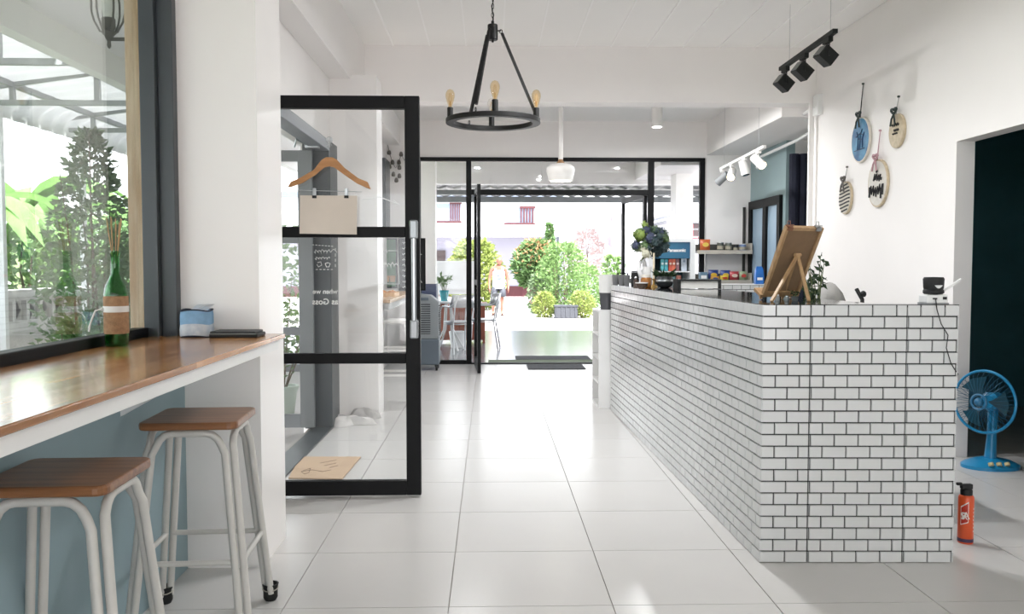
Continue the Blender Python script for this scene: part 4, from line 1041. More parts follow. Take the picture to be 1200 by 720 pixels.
# second bar with metal stool
b2 = thing('far_bar', 'second wooden bar along the wall beyond the pillar', 'bar counter', (-1.1, 8.9, 0))
MB().box(-1.298, -.86, 7.385, 10.0, .93, .96).build('bar_top', wood('far_bar_wood', 'b89a78', '9c7c58', .3, 1), b2)
MB().box(-1.298, -.875, 7.40, 9.98, .87, .93).build('apron', M('apron_grey', 'a9aaaa', .5), b2)
for y in (7.9, 9.2): MB().prism([(0, 0), (.28, 0), (0, -.18)], Matrix.Translation((-1.298, y, .87)), .03).build('bracket', WPLASTIC, b2)
tr_ = thing('snack_tray', 'small wooden tray of bread on the far bar', 'tray', (-1.02, 8.3, .96))
MB().box(-1.16, -.90, 8.1, 8.5, .96, .968).box(-1.16, -.90, 8.1, 8.112, .968, .995).box(-1.16, -.90, 8.488, 8.5, .968, .995).box(-1.16, -1.148, 8.112, 8.488, .968, .995).box(-.912, -.90, 8.112, 8.488, .968, .995).build('tray', PINE, tr_)
for k in range(4):
    p_ = Vector((-1.04+.09*(k % 2), 8.19+.16*(k//2), .968)); g = tag(blob(p_, .05, .06, .05, k, 14, 4, .2).build('bread_roll', M('bread_crust', 'a87443', .7, var=.25, scale=20)), ('small bread roll at the near inner tray corner', 'small bread roll at the near aisle tray corner', 'small bread roll at the far inner tray corner', 'small bread roll at the far aisle tray corner')[k], 'bread', 'bread rolls on the far bar tray')
s0 = Vector((-.86, 7.72, 0))
t = thing('metal_stool', 'white metal stool tucked under the far bar', 'bar stool', s0)
MB().cbox(s0+Vector((0, 0, .755)), (.30, .30, .03)).build('seat', WTRK, t, bevel=.02)
for sx_ in (-1, 1):
    for sy_ in (-1, 1):
        MB().beam(s0+Vector((sx_*.12, sy_*.12, .745)), s0+Vector((sx_*.19, sy_*.19, .01)), .045, .03).build('leg', WTRK, t)
for z, r in ((.28, .165), (.5, .145)):
    for a, b in (((-1, -1), (1, -1)), ((1, -1), (1, 1)), ((1, 1), (-1, 1)), ((-1, 1), (-1, -1))):
        MB().beam(s0+Vector((a[0]*r, a[1]*r, z)), s0+Vector((b[0]*r, b[1]*r, z)), .008, .02).build('stretcher', WTRK, t)
# chalkboards and garland on the end wall
YW = YF-.004
def board(name, label, x0, y0, x1, y1, mat, marks):
    a, b = ay(x0, y1, YW), ay(x1, y0, YW); t = thing(name, label, 'board', ((a.x+b.x)/2, YW, a.z))
    MB().box(a.x, b.x, YW-.022, YW, a.z, b.z).build('panel', mat, t, bevel=.002)
    fr_ = MB(); w = .018
    fr_.box(a.x-w, a.x, YW-.026, YW, a.z-w, b.z+w).box(b.x, b.x+w, YW-.026, YW, a.z-w, b.z+w).box(a.x, b.x, YW-.026, YW, b.z, b.z+w).box(a.x, b.x, YW-.026, YW, a.z-w, a.z)
    fr_.build('frame', BLACKM, t)
    m = MB()
    for row in range(marks):
        z = b.z-(b.z-a.z)*(row+.6)/marks; k = 18
        m.tube([Vector((a.x+(b.x-a.x)*(.10+.8*q/k*(.7+.3*((row*37) % 5)/4)), YW-.024, z+.016*sin(q*2.3+row)*(1 if q % 5 else .2))) for q in range(k+1)], .0035, 4)
    if marks: m.build('chalk_writing', WHITEINK, t)
    return t
board('chalkboard', 'black chalkboard menu on the far end wall', 469, 281, 497, 339, M('chalkboard_black', '1b1d1f', .8, var=.3, scale=6), 9)
gp = board('plant_picture', 'green picture of potted plants beside the chalkboard', 449, 281, 464, 336, M('picture_green', '3f6b48', .6, scale=14, col2='274a35'), 0)
for k, px in enumerate((453, 460)):
    c = ay(px, 326, YW-.03); MB().lathe([(.03, -.05), (.038, .03)], c, 10, None, .2).build('printed_pot', M('printed_terracotta', 'a8835f', .7), gp)
gl = ay(462, 180, YW-.01)
t = thing('photo_garland', 'dark string garland with small pendants on the far end wall', 'garland', gl)
m = MB(); gpts = [(448, 182), (451, 159), (452.5, 160), (456, 178), (460, 191), (463.5, 197), (467, 192), (470, 181), (474, 188)]
m.tube([ay(x, y, YW-.012) for x, y in gpts], .004, 5); m.build('string', M('dark_cord', '3a3632', .8), t)
for x, y in ((451.5, 159.5), (456, 178.5), (460, 190), (456.5, 195), (461, 204), (464.5, 211), (467.5, 190), (468, 196), (468, 206), (470, 180.5), (449.3, 176)):
    p_ = ay(x, y, YW-.018)
    MB().lathe([(.004, .03), (.018, .02), (.026, -.012), (.020, -.03), (.002, -.034)], p_, 8).build('pendant', M('dark_pendant', '55504a', .6, var=.2), t)
for x, y in ((449.5, 182), (449.8, 196), (456.5, 203)):
    p_ = ay(x, y, YW-.02); MB().lathe([(.028, -.004), (.030, .0), (.028, .004)], p_, 14, Matrix.Rotation(pi/2, 4, 'X')).build('white_disc', WPLASTIC, t)
# snack shelves
def shelf(name, label, ztop, x0, x1):
    t = thing(name, label, 'shelf', ((x0+x1)/2, YF-.1, ztop))
    MB().box(x0, x1, YF-.22, YF-.002, ztop-.025, ztop).build('board', M('shelf_dark_board', '4a4843', .5), t)
    MB().box(x0, x1, YF-.235, YF-.22, ztop-.035, ztop+.012).build('front_lip', M('shelf_pale_lip', 'b9b2a6', .5), t)
    MB().box(x1-.018, x1, YF-.22, YF-.002, ztop, ztop+.10).build('end_panel', M('shelf_pale_lip', 'b9b2a6', .5), t)
    MB().box(x0, x1-.018, YF-.012, YF-.002, ztop, ztop+.09).build('back_rail', _M['shelf_dark_board'], t)
    return t
SY = YF-.13
su, sl_ = ay(850, 294.5, YF-.22).z, ay(850, 329.5, YF-.22).z
sx0, sx1 = ay(817, 290, YF-.22).x, ay(881.5, 290, YF-.22).x
shelf('wall_shelf', 'upper snack shelf on the wall behind the counter', su, sx0, sx1)
shelf('wall_shelf', 'lower snack shelf full of snack packets', sl_, sx0, sx1)
sp_ = MB().box(sx1-.06, sx1-.03, YF-.03, YF, .1, 2.0)
struct(sp_.build('trim_shelf_post', M('shelf_post_dark', '3b3a38', .5)))
def packet(px, z, w, h, colr, colb, label, cat='snack packet', grp='snack packets on the wall shelves', dy=0, lean=0):
    x = ay(px, 300, SY+dy).x; t = thing('snack_packet', label, cat, (x, SY+dy, z), lean, grp)
    rings = []
    for u, d in ((0, .004), (.06, .006), (.12, .02), (.5, .035), (.88, .02), (.94, .006), (1, .004)):
        ww = w*(1 if u in (0, 1, .06, .94) else .96)
        rings.append([Vector((sx*ww/2, sy*d, h*u)) for sx, sy in ((-1, -.15), (-.6, -.8), (0, -1), (.6, -.8), (1, -.15), (1, .15), (.6, .8), (0, 1), (-.6, .8), (-1, .15))])
    MB().loft(rings).build('bag', M('foil_'+colr, colr, .35, var=.12, scale=10), t, True)
    MB().prism([(w*.3*cos(a), h*.55+h*.18*sin(a)) for a in [k*pi/8 for k in range(16)]], Matrix.Translation((0, -.040, 0)), .010).build('printed_emblem', M('print_'+colb, colb, .4), t, True)
    return t
packet(826, su, .13, .15, 'cf6a3a', 'e3c45a', 'orange and yellow snack packet on the upper shelf')
def can(px, z, r, h, col_, lid, label, dy=0, name='food_can'):
    x = ay(px, 300, SY+dy).x
    return lathe_thing(name, label, 'can', (x, SY+dy, z), (('body', [(r, 0), (r, h)], M('can_'+col_, col_, .3, .2, var=.25, scale=30)), ('lid', [(r*.96, h), (r*.96, h+.008)], lid), ('label_band', [(r*1.01, h*.25), (r*1.01, h*.65)], M('can_label_pale', 'b7b09c', .5, var=.3, scale=40))))
can(844, su, .042, .105, '5d625c', SILVER, 'first grey can beside the orange packet'); can(853.5, su, .042, .10, '6a6e66', SILVER, 'second grey can on the upper shelf')
can(862, su, .032, .07, '2e3236', RUBBER, 'short dark can on the upper shelf'); can(870, su, .045, .085, '7286ad', WPLASTIC, 'blue and white can near the upper shelf end')
bx_ = ay(824, 320, SY); t = thing('snack_box', 'pale blue carton on the lower shelf', 'carton', (bx_.x, SY, sl_))
MB().cbox((bx_.x, SY, sl_+.055), (.10, .08, .11)).build('carton', M('carton_blue', '6f8da3', .5, var=.2, scale=12), t, bevel=.003); MB().cbox((bx_.x, SY-.0405, sl_+.05), (.07, .002, .04)).build('label', WPLASTIC, t)
for px, w, h, c1_, c2_, lab, dy in ((836, .13, .14, '2b3f7d', 'd9b23c', 'navy snack packet with yellow print next to the blue carton', .03), (850, .13, .135, '2f4687', 'e0be45', 'second navy packet with yellow print, middle of the lower shelf', .03), (849, .11, .07, 'e0c23f', 'b8392f', 'low yellow packet in front of the navy ones', -.05),
        (838, .11, .06, 'c9953d', '30407a', 'low amber packet in front of the first navy one', -.05), (860.5, .12, .12, 'b8474d', 'e9d3c2', 'red snack packet on the lower shelf', 0), (871, .10, .12, '9fae8c', 'c9483f', 'pale green packet at the end of the lower shelf', 0)):
    packet(px, sl_, w, h, c1_, c2_, lab, dy=dy)
# back counter with tiles
bk = thing('back_counter', 'low white-tiled back counter below the snack shelves', 'counter', (2.85, 9.7, 0))
bx0, bx1, by, bz = 2.25, 3.32, 9.45, ay(870, 333.5, 9.45).z
MB().box(bx0, bx1, by+.006, by+.45, 0, bz-.008).build('body', TGROUT, bk)
MB().box(bx0-.01, bx1, by-.01, by+.46, bz-.008, bz).build('worktop', WPLASTIC, bk)
rest = MB()
nr = 21; rh = (bz-.008)/nr
lay(Vector((bx0, by, 0)), Vector((1, 0, 0)), Vector((0, 1, 0)), bx1-bx0, bz-.008-4*rh, 4, rh, (), None, bk)
rst, _ = lay(Vector((bx0, by, 0)), Vector((1, 0, 0)), Vector((0, 1, 0)), bx1-bx0, 0, nr-4, rh, (), -1, bk)
stuff(rst.build('tiles_below', SUBWAY, bk))
bb = ay(890, 330, 9.6); t = thing('blue_bag', 'bright blue packet standing on the back counter', 'bag', (bb.x, 9.62, bz))
MB().loft([[Vector((bb.x+w*sx, 9.62+d*sy, bz+z)) for sx, sy in ((-1, -1), (1, -1), (1, 1), (-1, 1))] for w, d, z in ((.045, .03, 0), (.048, .035, .08), (.04, .02, .17), (.03, .006, .20))]).build('bag', M('bright_blue_film', '2a6fc0', .3, var=.25, scale=14), t)
MB().cbox((bb.x, 9.583, bz+.06), (.06, .004, .03)).build('label', WPLASTIC, t)
# glass door in the teal wall
gd = sempty('door_5', (3.33, 10.1, 0), 'dark framed glazed door in the teal alcove wall')
gy0, gy1, gz = 9.66, 10.82, 2.06
for y0, y1, z0, z1, nm in ((gy0, gy0+.09, 0, gz, 'stile'), (gy1-.10, gy1, 0, gz, 'stile'), (gy0+.09, gy1-.10, gz-.10, gz, 'rail'), (gy0+.09, gy1-.10, 0, .12, 'rail'), (10.14, 10.26, .12, gz-.10, 'stile')):
    MB().box(3.29, 3.335, y0, y1, z0, z1).build(nm, BLACKM, gd)
for y0, y1 in ((gy0+.09, 10.14), (10.26, gy1-.10)):
    MB().box(3.318, 3.322, y0, y1, .12, gz-.10).build('pane', M('frosted_blue_glass', '9fb8cc', .25, var=.1, scale=2), gd)
# display cabinet
XC0, XC1, YC = ay(768, 300, 9.0).x-.06, ay(815, 300, 9.0).x, 9.0
cz = ay(790, 280.5, 9.0).z
t = thing('display_cabinet', 'white battery display cabinet with blue header behind the bouquet', 'cabinet', ((XC0+XC1)/2, 9.2, 0))
MB().box(XC0, XC1, YC, YC+.4, cz-.03, cz).build('top_panel', M('cabinet_white', 'd3d6d8', .4, var=.03), t); MB().box(XC0, XC0+.055, YC, YC+.4, 0, cz-.03).build('side_panel', _M['cabinet_white'], t); MB().box(XC1-.055, XC1, YC, YC+.4, 0, cz-.03).build('side_panel', _M['cabinet_white'], t)
MB().box(XC0+.055, XC1-.055, YC+.36, YC+.4, 0, cz-.03).build('back_panel', M('cabinet_teal', '35606a', .5, var=.2, scale=3), t)
zh = ay(790, 303, YC).z
hd_ = MB().box(XC0+.055, XC1-.055, YC+.012, YC+.05, zh, cz-.03).build('header_panel', M('header_blue', '1f4a70', .4, scale=2, col2='2b6a86'), t)
text('Panasonic', .050, WPLASTIC, hd_, Vector((ay(793, 294, YC).x, YC+.010, ay(793, 293.5, YC).z)), (pi/2, 0, 0), 'lettering', .001, off=.0012)
for zz in (ay(790, 318, YC).z, ay(790, 334, YC).z, .8, .5, .2):
    MB().box(XC0+.055, XC1-.055, YC+.02, YC+.36, zz-.012, zz).build('shelf_board', _M['cabinet_white'], t)
zs = ay(790, 318, YC).z; k = 0
for px, c_a, c_b in ((777.5, '58b0b8', 'e8f0f0'), (782, '4aa3b0', 'e8f0f0'), (787, 'c65a48', 'f0dcd0'), (791, 'd06a50', 'f0dcd0'), (795.5, '8a5f66', 'd9c9c9'), (803, 'b9c3cf', '7f8fa3')):
    x = ay(px, 310, YC).x; lab = ('teal', 'second teal', 'red', 'second red', 'mauve', 'pale grey')[k]+' battery pack on the upper shelf of the display cabinet'; k += 1
    g = thing('battery_pack', lab, 'package', (x, YC+.06, zs), group='battery packs in the display cabinet')
    hh_ = .13 if px < 800 else .17
    MB().cbox((x, YC+.07, zs+hh_/2), (.036 if px < 800 else .06, .03, hh_)).build('pack', M('pack_'+c_a, c_a, .4, var=.15, scale=20), g, bevel=.003)
    MB().lathe([(.013, -.002), (.013, .002)], (x, YC+.053, zs+hh_*.62), 12, Matrix.Rotation(pi/2, 4, 'X')).build('printed_disc', M('pack_'+c_b, c_b, .4), g)
zs = ay(790, 334, YC).z
for k, (px, c_a) in enumerate(((783, '4a8f8a'), (790, '7aa0a5'), (797, 'a86a5c'))):
    x = ay(px, 325, YC).x; tag(MB().cbox((x, YC+.08, zs+.05), (.05, .04, .10)).build('battery_pack', M('pack_'+c_a, c_a, .4, var=.15, scale=20), bevel=.004), ('green', 'grey-green', 'rust')[k]+' battery pack on the second shelf of the display cabinet', 'package', 'battery packs on the second cabinet shelf')

# ================================================================== OUTSIDE THE WINDOW
sbox('ceiling_walkway', -2.95, -1.5, -7, 13, 2.86, 2.95, WHITE, 'white soffit outside the window')
sbox('beam_walkway', -2.95, -2.85, -7, 13, 2.66, 2.86, WHITE, 'white fascia beam outside the window')
ca = thing('carport_canopy', 'corrugated carport roof on grey steel trusses outside the window', 'canopy', (-3.6, 6, 2.71))
cv = MB()
pro = [(-2.95, 3.12), (-3.5, 2.985), (-4.25, 2.895), (-4.40, 2.86), (-4.50, 2.80), (-4.55, 2.72), (-4.56, 2.64)]
n = 380; vs = []
for k in range(n+1):
    y = -7+19.5*k/n; w = .014*cos(k*pi/2.5)
    for j, (x, z) in enumerate(pro): vs.append((x-(w if j > 3 else 0), y, z+(w if j <= 4 else 0)))
q = len(pro)
cv.add(vs, [(k*q+j, k*q+j+1, (k+1)*q+j+1, (k+1)*q+j) for k in range(n) for j in range(q-1)], True)
CVM = M('pale_corrugated_sheet', 'd8d6d6', .5, var=.12, scale=2)
_n = CVM.node_tree.nodes; _l = CVM.node_tree.links; _t = _n.new('ShaderNodeBsdfTranslucent'); _x = _n.new('ShaderNodeMixShader'); _x.inputs[0].default_value = .35
_t.inputs[0].default_value = (.8, .79, .79, 1); _l.new(_n['Principled BSDF'].outputs[0], _x.inputs[1]); _l.new(_t.outputs[0], _x.inputs[2]); _l.new(_x.outputs[0], _n['Material Output'].inputs[0])
o = cv.build('corrugated_roof', CVM, ca); o.modifiers.new('t', 'SOLIDIFY').thickness = .004
TR = M('truss_grey_paint', '9b9d9f', .5, var=.1)
for x, z in ((-3.5, 2.955), (-4.25, 2.865), (-2.98, 3.08)):
    MB().beam((x, -7, z), (x, 12.5, z), .045, .05).build('purlin', TR, ca)
for k in range(-8, 4):
    y = 6.25+1.55*k
    MB().beam((-2.95, y, 2.705), (-4.5, y, 2.705), .045, .045).build('bottom_chord', TR, ca)
    MB().beam((-2.95, y, 3.06), (-4.5, y, 2.83), .04, .04).build('top_chord', TR, ca)
    MB().beam((-3.5, y, 2.72), (-3.5, y, 2.95), .045, .045).build('web_strut', TR, ca)
    MB().beam((-4.25, y, 2.72), (-4.25, y, 2.86), .04, .04).build('web_strut', TR, ca)
    if y > 7:
        MB().beam((-4.38, y, 2.7), (-4.38, y, -.1), .055, .055).build('post', M('white_post_paint', 'd9d9d8', .5), ca)
# wall lantern
lc = Vector((-1.76, 4.05, 0)); lz = lambda y: ay(140, y, 4.05).z
t = thing('wall_lantern', 'dark metal wall lantern with a bulb outside the window', 'lantern', (-1.76, 4.05, lz(40)))
LM = M('lantern_bronze', '5b5852', .5, .3, var=.2, scale=30)
MB().tube([lc+Vector((0, 0, lz(46))), (-1.5, 4.05, lz(46)+.0)], .009, 8).build('bracket_arm', LM, t)
MB().lathe([(.003, lz(57)), (.010, lz(54)), (.008, lz(48)), (.014, lz(46)), (.022, lz(42)), (.036, lz(38)), (.022, lz(36)), (.03, lz(33)), (.030, lz(22)), (.022, lz(21))], lc, 12).build('lantern_base', LM, t)
for k in range(6):
    a = k*pi/3+.2
    MB().tube([lc+Vector((r*cos(a), r*sin(a), lz(y))) for r, y in ((.036, 38), (.062, 25), (.072, 14), (.072, 0), (.06, -18))], .005, 5).build('cage_bar', LM, t)
MB().lathe([(.075, lz(-18)), (.05, lz(-28)), (.01, lz(-40))], lc, 12).build('cap', LM, t)
MB().lathe([(.022, lz(21)), (.026, lz(12)), (.032, lz(3)), (.03, lz(-5)), (.018, lz(-13)), (.002, lz(-16))], lc, 14).build('bulb', M('opal_bulb', 'dcdcd8', .3), t)
# tall bush in a pot
rnd = random.Random(21)
def shrub(name, label, base, h, rx, ry, n_, lw, mat, trunk_r=.012, cat='shrub', group=None, shape=lambda u: (.45+.75*sin(pi*min(1, u*1.05)))*(1 if u < .6 else 1-.62*(u-.6)/.4), stems=5, zlow=.08, seed=1, ll=1.9, pot=None, mat2=None):
    r = random.Random(seed); t = thing(name, label, cat, base, group=group); b = Vector(base)
    st = MB(); fo = MB(); f2 = MB()
    paths = []
    for k in range(stems):
        a = 6.28*k/stems+r.uniform(-.4, .4); top = b+Vector((rx*.55*cos(a), ry*.55*sin(a), h*r.uniform(.75, 1)))
        if k == 0: top = b+Vector((0, 0, h))
        p = [b, b.lerp(top, .35)+Vector((rx*.1*cos(a), ry*.1*sin(a), 0)), b.lerp(top, .7)+Vector((r.uniform(-.05, .05)*rx, r.uniform(-.05, .05)*ry, 0)), top]
        st.tube(p, [trunk_r, trunk_r*.8, trunk_r*.5, trunk_r*.25], 6); paths.append(p)
    st.build('stems', M('bark_grey_brown', '6b5a48', .8, var=.25, scale=30), t)
    for k in range(n_):
        u = zlow+(1-zlow)*r.random(); a = r.uniform(0, 6.28); rr = shape(u)*(r.random()**.45)
        p = b+Vector((rx*rr*cos(a), ry*rr*sin(a), h*u))
        d = Vector((cos(a)*.8+r.gauss(0, .5), sin(a)*.8+r.gauss(0, .5), r.gauss(.15, .55))).normalized()
        (f2 if mat2 and r.random() < .55*max(0, u-.25) else fo).leaf(p, d*lw*ll*r.uniform(.7, 1.25), lw*r.uniform(.8, 1.2))
    stuff(fo.build('foliage', mat, t))
    if f2.v: stuff(f2.build('foliage_tips', mat2, t))
    if pot: MB().lathe([(pot[0]*.75, -pot[1]), (pot[0], -.02), (pot[0]*1.08, 0), (pot[0]*.9, 0), (.0001, -.03)], b, 18).build('pot', pot[2], t)
    return t
bb_ = ay(108, 300, 5.4)
shrub('potted_bush', 'tall loose dark-leaved bush just outside the window', (bb_.x, 5.4, .20), 1.88, .34, .34, 2600, .030, LEAF_DUSTY, .011, seed=3, pot=(.22, .30, M('pot_brown', '7d6a5a', .8)), ll=1.8,
      shape=lambda u: (.35+.65*sin(pi*min(1, u*1.15+.12))) if u < .65 else .72*(1-(u-.65)/.38)+.10)
bb2 = ay(150, 330, 6.6)
shrub('potted_bush', 'shorter leafy bush behind the tall one by the window post', (bb2.x, 6.6, .1), 1.25, .36, .34, 1600, .030, LEAF_DUSTY, .009, seed=8, pot=(.2, .2, _M['pot_brown']))
# bush low in front of the window sill
bb3 = ay(92, 385, 4.6)
shrub('low_bush', 'low spiky bush under the window sill', (bb3.x, 4.6, -.1), 1.05, .3, .3, 700, .028, LEAF_M, .008, seed=12, ll=2.8)
# breeze-block garden wall
bw = sempty('wall_garden', (-5.2, 8, -.1), 'grey breeze-block garden wall')
GW = M('weathered_block', 'bdb9b4', .9, var=.2, scale=5)
MB().box(-5.3, -5.15, -8, 16, -.1, .62).build('lower_wall', GW, bw); MB().box(-5.31, -5.14, -8, 16, .90, .99).build('coping', GW, bw)
blk = MB(); S_ = .28
blk.box(-.07, .07, 0, S_, 0, .03).box(-.07, .07, 0, S_, S_-.03, S_).box(-.07, .07, 0, .03, .03, S_-.03).box(-.07, .07, S_-.03, S_, .03, S_-.03)
blk.beam((0, .03, .03), (0, S_-.03, S_-.03), .14, .025, (1, 0, 0)).beam((0, S_-.03, .03), (0, .03, S_-.03), .14, .025, (1, 0, 0))
bme = blk.mesh('breeze_block', GW)
for k in range(34):
    o = link('breeze_block', bme, bw); o.location = (-5.225-bw.location.x, 3.5+S_*k-bw.location.y, .62-bw.location.z)
# banana plants and garden beyond
def banana(base, h, seed, label):
    r = random.Random(seed); b = Vector(base); t = thing('banana_plant', label, 'plant', base, group='banana plants beyond the garden wall')
    MB().tube([b, b+Vector((.05, 0, h*.5)), b+Vector((.05, .05, h*.62))], [.10, .08, .05], 10).build('stem', M('banana_stem', '9aa678', .7, var=.2), t)
    for k in range(9):
        a = k*2.4+r.uniform(-.3, .3); L = h*r.uniform(.5, .7); d = Vector((cos(a), sin(a), 0)); c = b+Vector((.05, .05, h*.6)); sd = Vector((-sin(a), cos(a), 0)); v = []
        for j in range(9):
            u = j/8; p = c+d*L*(u*.85)+Vector((0, 0, L*(1.0*u-1.15*u*u))); w = .20*sin(pi*min(1, u*.93+.07))**.7*(1 if u < .97 else .3)
            v += [p-sd*w+Vector((0, 0, w*.3)), p, p+sd*w+Vector((0, 0, w*.3))]
        MB().add(v, [(3*j+i, 3*j+3+i, 3*j+4+i, 3*j+1+i) for j in range(8) for i in (0, 1)], True).build('leaf', M('banana_leaf', '79a056', .45, var=.3, scale=4), t)
for k, (px, Y, h) in enumerate(((20, 12.5, 3.4), (-60, 10.5, 3.0), (75, 17.0, 3.4), (140, 24, 3.6))):
    p = ay(px, 330, Y); banana((p.x, Y, -.1), h, 30+k, 'broad-leaved banana plant beyond the garden wall, '+('by the roof edge', 'at the very edge of the picture', 'in the middle', 'behind the tall bush')[k])
for k, (px, Y, h, rx, mt) in enumerate(((28, 11.6, 1.8, .7, LEAF_P), (62, 14.2, 2.0, .75, LEAF_P), (118, 15.0, 2.1, .9, LEAF_M), (163, 17.6, 2.3, .95, LEAF_P))):
    p = ay(px, 330, Y); shrub('garden_shrub', ('bright leafy', 'pale dense', 'mid-green', 'tall pale', 'broad dark')[k]+' garden shrub beyond the breeze-block wall', (p.x, Y, -.1), h, rx, rx*.8, 1300, .09, mt, .03, group='shrubs beyond the garden wall', seed=40+k, shape=lambda u: .6+.5*sin(pi*u))
# pots by the side doorway
pp_ = Vector((-1.86, 7.7, -.10))
PLW = M('pale_green_pot', 'b8c4b8', .5, var=.08)
t = thing('side_potted_tree', 'leafy plant in a pale green pot outside the side doorway', 'plant', pp_)
MB().lathe([(.09, 0), (.12, .22), (.135, .25), (.135, .275), (.11, .275), (.10, .22), (.0001, .2)], pp_, 18).build('pot', PLW, t)
st = MB(); fo = MB(); r = random.Random(77)
for k in range(9):
    a = r.uniform(0, 6.28); top = pp_+Vector((.26*cos(a), .26*sin(a), r.uniform(.7, 1.45))); st.tube([pp_+Vector((0, 0, .2)), pp_.lerp(top, .5)+Vector((0, 0, .15)), top], [.009, .006, .002], 5)
    for q in range(16):
        u = r.uniform(.35, 1); p = pp_.lerp(top, u)+Vector((0, 0, .15*(1-abs(2*u-1)))); fo.leaf(p, Vector((r.gauss(0, 1), r.gauss(0, 1), r.gauss(-.1, .6))).normalized()*r.uniform(.05, .09), .03)
st.build('stems', _M['bark_grey_brown'], t); stuff(fo.build('foliage', LEAF_DUSTY, t))
for k, (x, y) in enumerate(((-3.0, 9.6), (-2.3, 11.2), (-3.6, 12.0))):
    shrub('walkway_shrub', ('round shrub outside the side doorway under the carport', 'taller shrub outside the side doorway by the porch', 'far shrub outside the side doorway')[k], (x, y, -.1), (1.5, 1.9, 2.0)[k], .5, .5, 700, .06, LEAF_P, .02, seed=60+k, shape=lambda u: .6+.5*sin(pi*u))

# ================================================================== THE PORCH AND YARD BEYOND THE FAR GLAZING
GZ = -.24
ALU = M('chair_aluminium', 'c3c5c8', .3, .6, var=.06)
tp = az(533, 404, 0); tx, ty = tp.x-.06, 12.75
t = thing('cafe_table', 'small white cafe table on the porch', 'table', (tx, ty, 0))
MB().lathe([(.0001, .70), (.34, .70), (.35, .715), (.34, .73), (.0001, .73)], (tx, ty, 0), 24).build('tabletop', WPLASTIC, t)
for k in range(4):
    a = k*pi/2+.6; MB().tube([(tx+.05*cos(a), ty+.05*sin(a), .70), (tx+.08*cos(a), ty+.08*sin(a), .3), (tx+.27*cos(a), ty+.27*sin(a), .0)], .014, 8).build('leg', WPLASTIC, t)
pot_plant('teal_pot_plant', 'bushy green plant in a teal pot on the cafe table', (tx-.06, ty-.05, .73), .075, .16, M('teal_glaze', '3f9aa6', .3), LEAF_M, .26, .14, 64, .07, seed=14)
def cafe_chair(cx, cy, rz, label):
    t = thing('cafe_chair', label, 'chair', (cx, cy, 0), rz, 'aluminium cafe chairs on the porch')
    MB().lathe([(.0001, .435), (.20, .435), (.21, .445), (.20, .455), (.0001, .455)], (0, 0, 0), 20).build('seat', ALU, t, True)
    for s in (-1, 1):
        MB().tube([(s*.22, -.20, 0), (s*.21, -.17, .45), (s*.21, -.15, .62), (s*.21, -.08, .67), (s*.20, .15, .67), (s*.17, .23, .72)], .012, 8).build('front_leg', ALU, t, True)
        MB().tube([(s*.21, .26, 0), (s*.18, .19, .42), (s*.17, .24, .72), (s*.14, .27, .84)], .012, 8).build('rear_leg', ALU, t, True)
    v = []
    for j in range(9):
        a = pi*(.12+.76*j/8)
        v += [(.21*cos(a), .06+.20*sin(a), .66), (.20*cos(a), .09+.20*sin(a), .84)]
    o = MB().add(v, [(2*j, 2*j+2, 2*j+3, 2*j+1) for j in range(8)], True).build('backrest', ALU, t, True); o.modifiers.new('t', 'SOLIDIFY').thickness = .012
    MB().tube([(.20*cos(a), .02+.20*sin(a), .42) for a in [2*pi*k/20 for k in range(20)]], .010, 6, True).build('seat_ring', ALU, t, True)
    return t
cafe_chair(tx+.50, ty+.12, RAD(-95), 'aluminium cafe chair beside the porch table, nearer the open doorway')
cafe_chair(tx+.16, ty-.42, RAD(-150), 'aluminium cafe chair before the porch table, by the sidelight')
cafe_chair(tx-.42, ty+.1, RAD(80), 'aluminium cafe chair half hidden by the air cooler')
t = thing('porch_cabinet', 'brown wooden cabinet behind the cafe table on the porch', 'cabinet', (tx+.12, 14.0, 0))
TERRA = wood('terracotta_wood', '97553f', '7d4433', .55, 2)
c0_ = tx+.12
MB().box(c0_-.42, c0_+.42, 13.8, 14.2, .05, .62).build('carcass', TERRA, t); MB().box(c0_-.45, c0_+.45, 13.77, 14.23, .62, .65).build('top', TERRA, t)
for s in (-1, 1):
    d = MB().box(c0_+min(0, s*.41)+.01, c0_+max(0, s*.41)-.01, 13.785, 13.80, .09, .60).build('door', TERRA, t, bevel=.004); MB().ball((c0_+s*.05, 13.775, .36), .012, 8).build('knob', SILVER, d)
for sx_ in (-.4, .4): MB().box(c0_+sx_-.02, c0_+sx_+.02, 13.82, 14.18, 0, .05).build('foot', TERRA, t)
wbx0, wbx1 = ay(508, 330, 15.5).x, ay(563, 330, 15.5).x; wbz0, wbz1 = ay(530, 345, 15.5).z, ay(530, 306, 15.5).z
t = thing('white_signboard', 'plain white board standing behind the porch table', 'board', ((wbx0+wbx1)/2, 15.5, 0))
MB().box(wbx0, wbx1, 15.48, 15.52, wbz0, wbz1).build('panel', WPLASTIC, t, bevel=.02)
for x in (wbx0+.08, wbx1-.08): MB().box(x-.02, x+.02, 15.485, 15.515, 0, wbz0+.03).build('leg', WTRK, t)
wh = thing('white_basket', 'small white slatted basket under the cafe table', 'basket', (tx+.12, ty+.36, 0))
MB().lathe([(.10, 0), (.13, .24), (.12, .24), (.09, .01)], (tx+.12, ty+.36, 0), 14).build('body', WPLASTIC, wh); MB().tube([(tx+.12+.125*cos(k*pi/8), ty+.36+.125*sin(k*pi/8), .24) for k in range(16)], .008, 6, True).build('rim', WPLASTIC, wh)
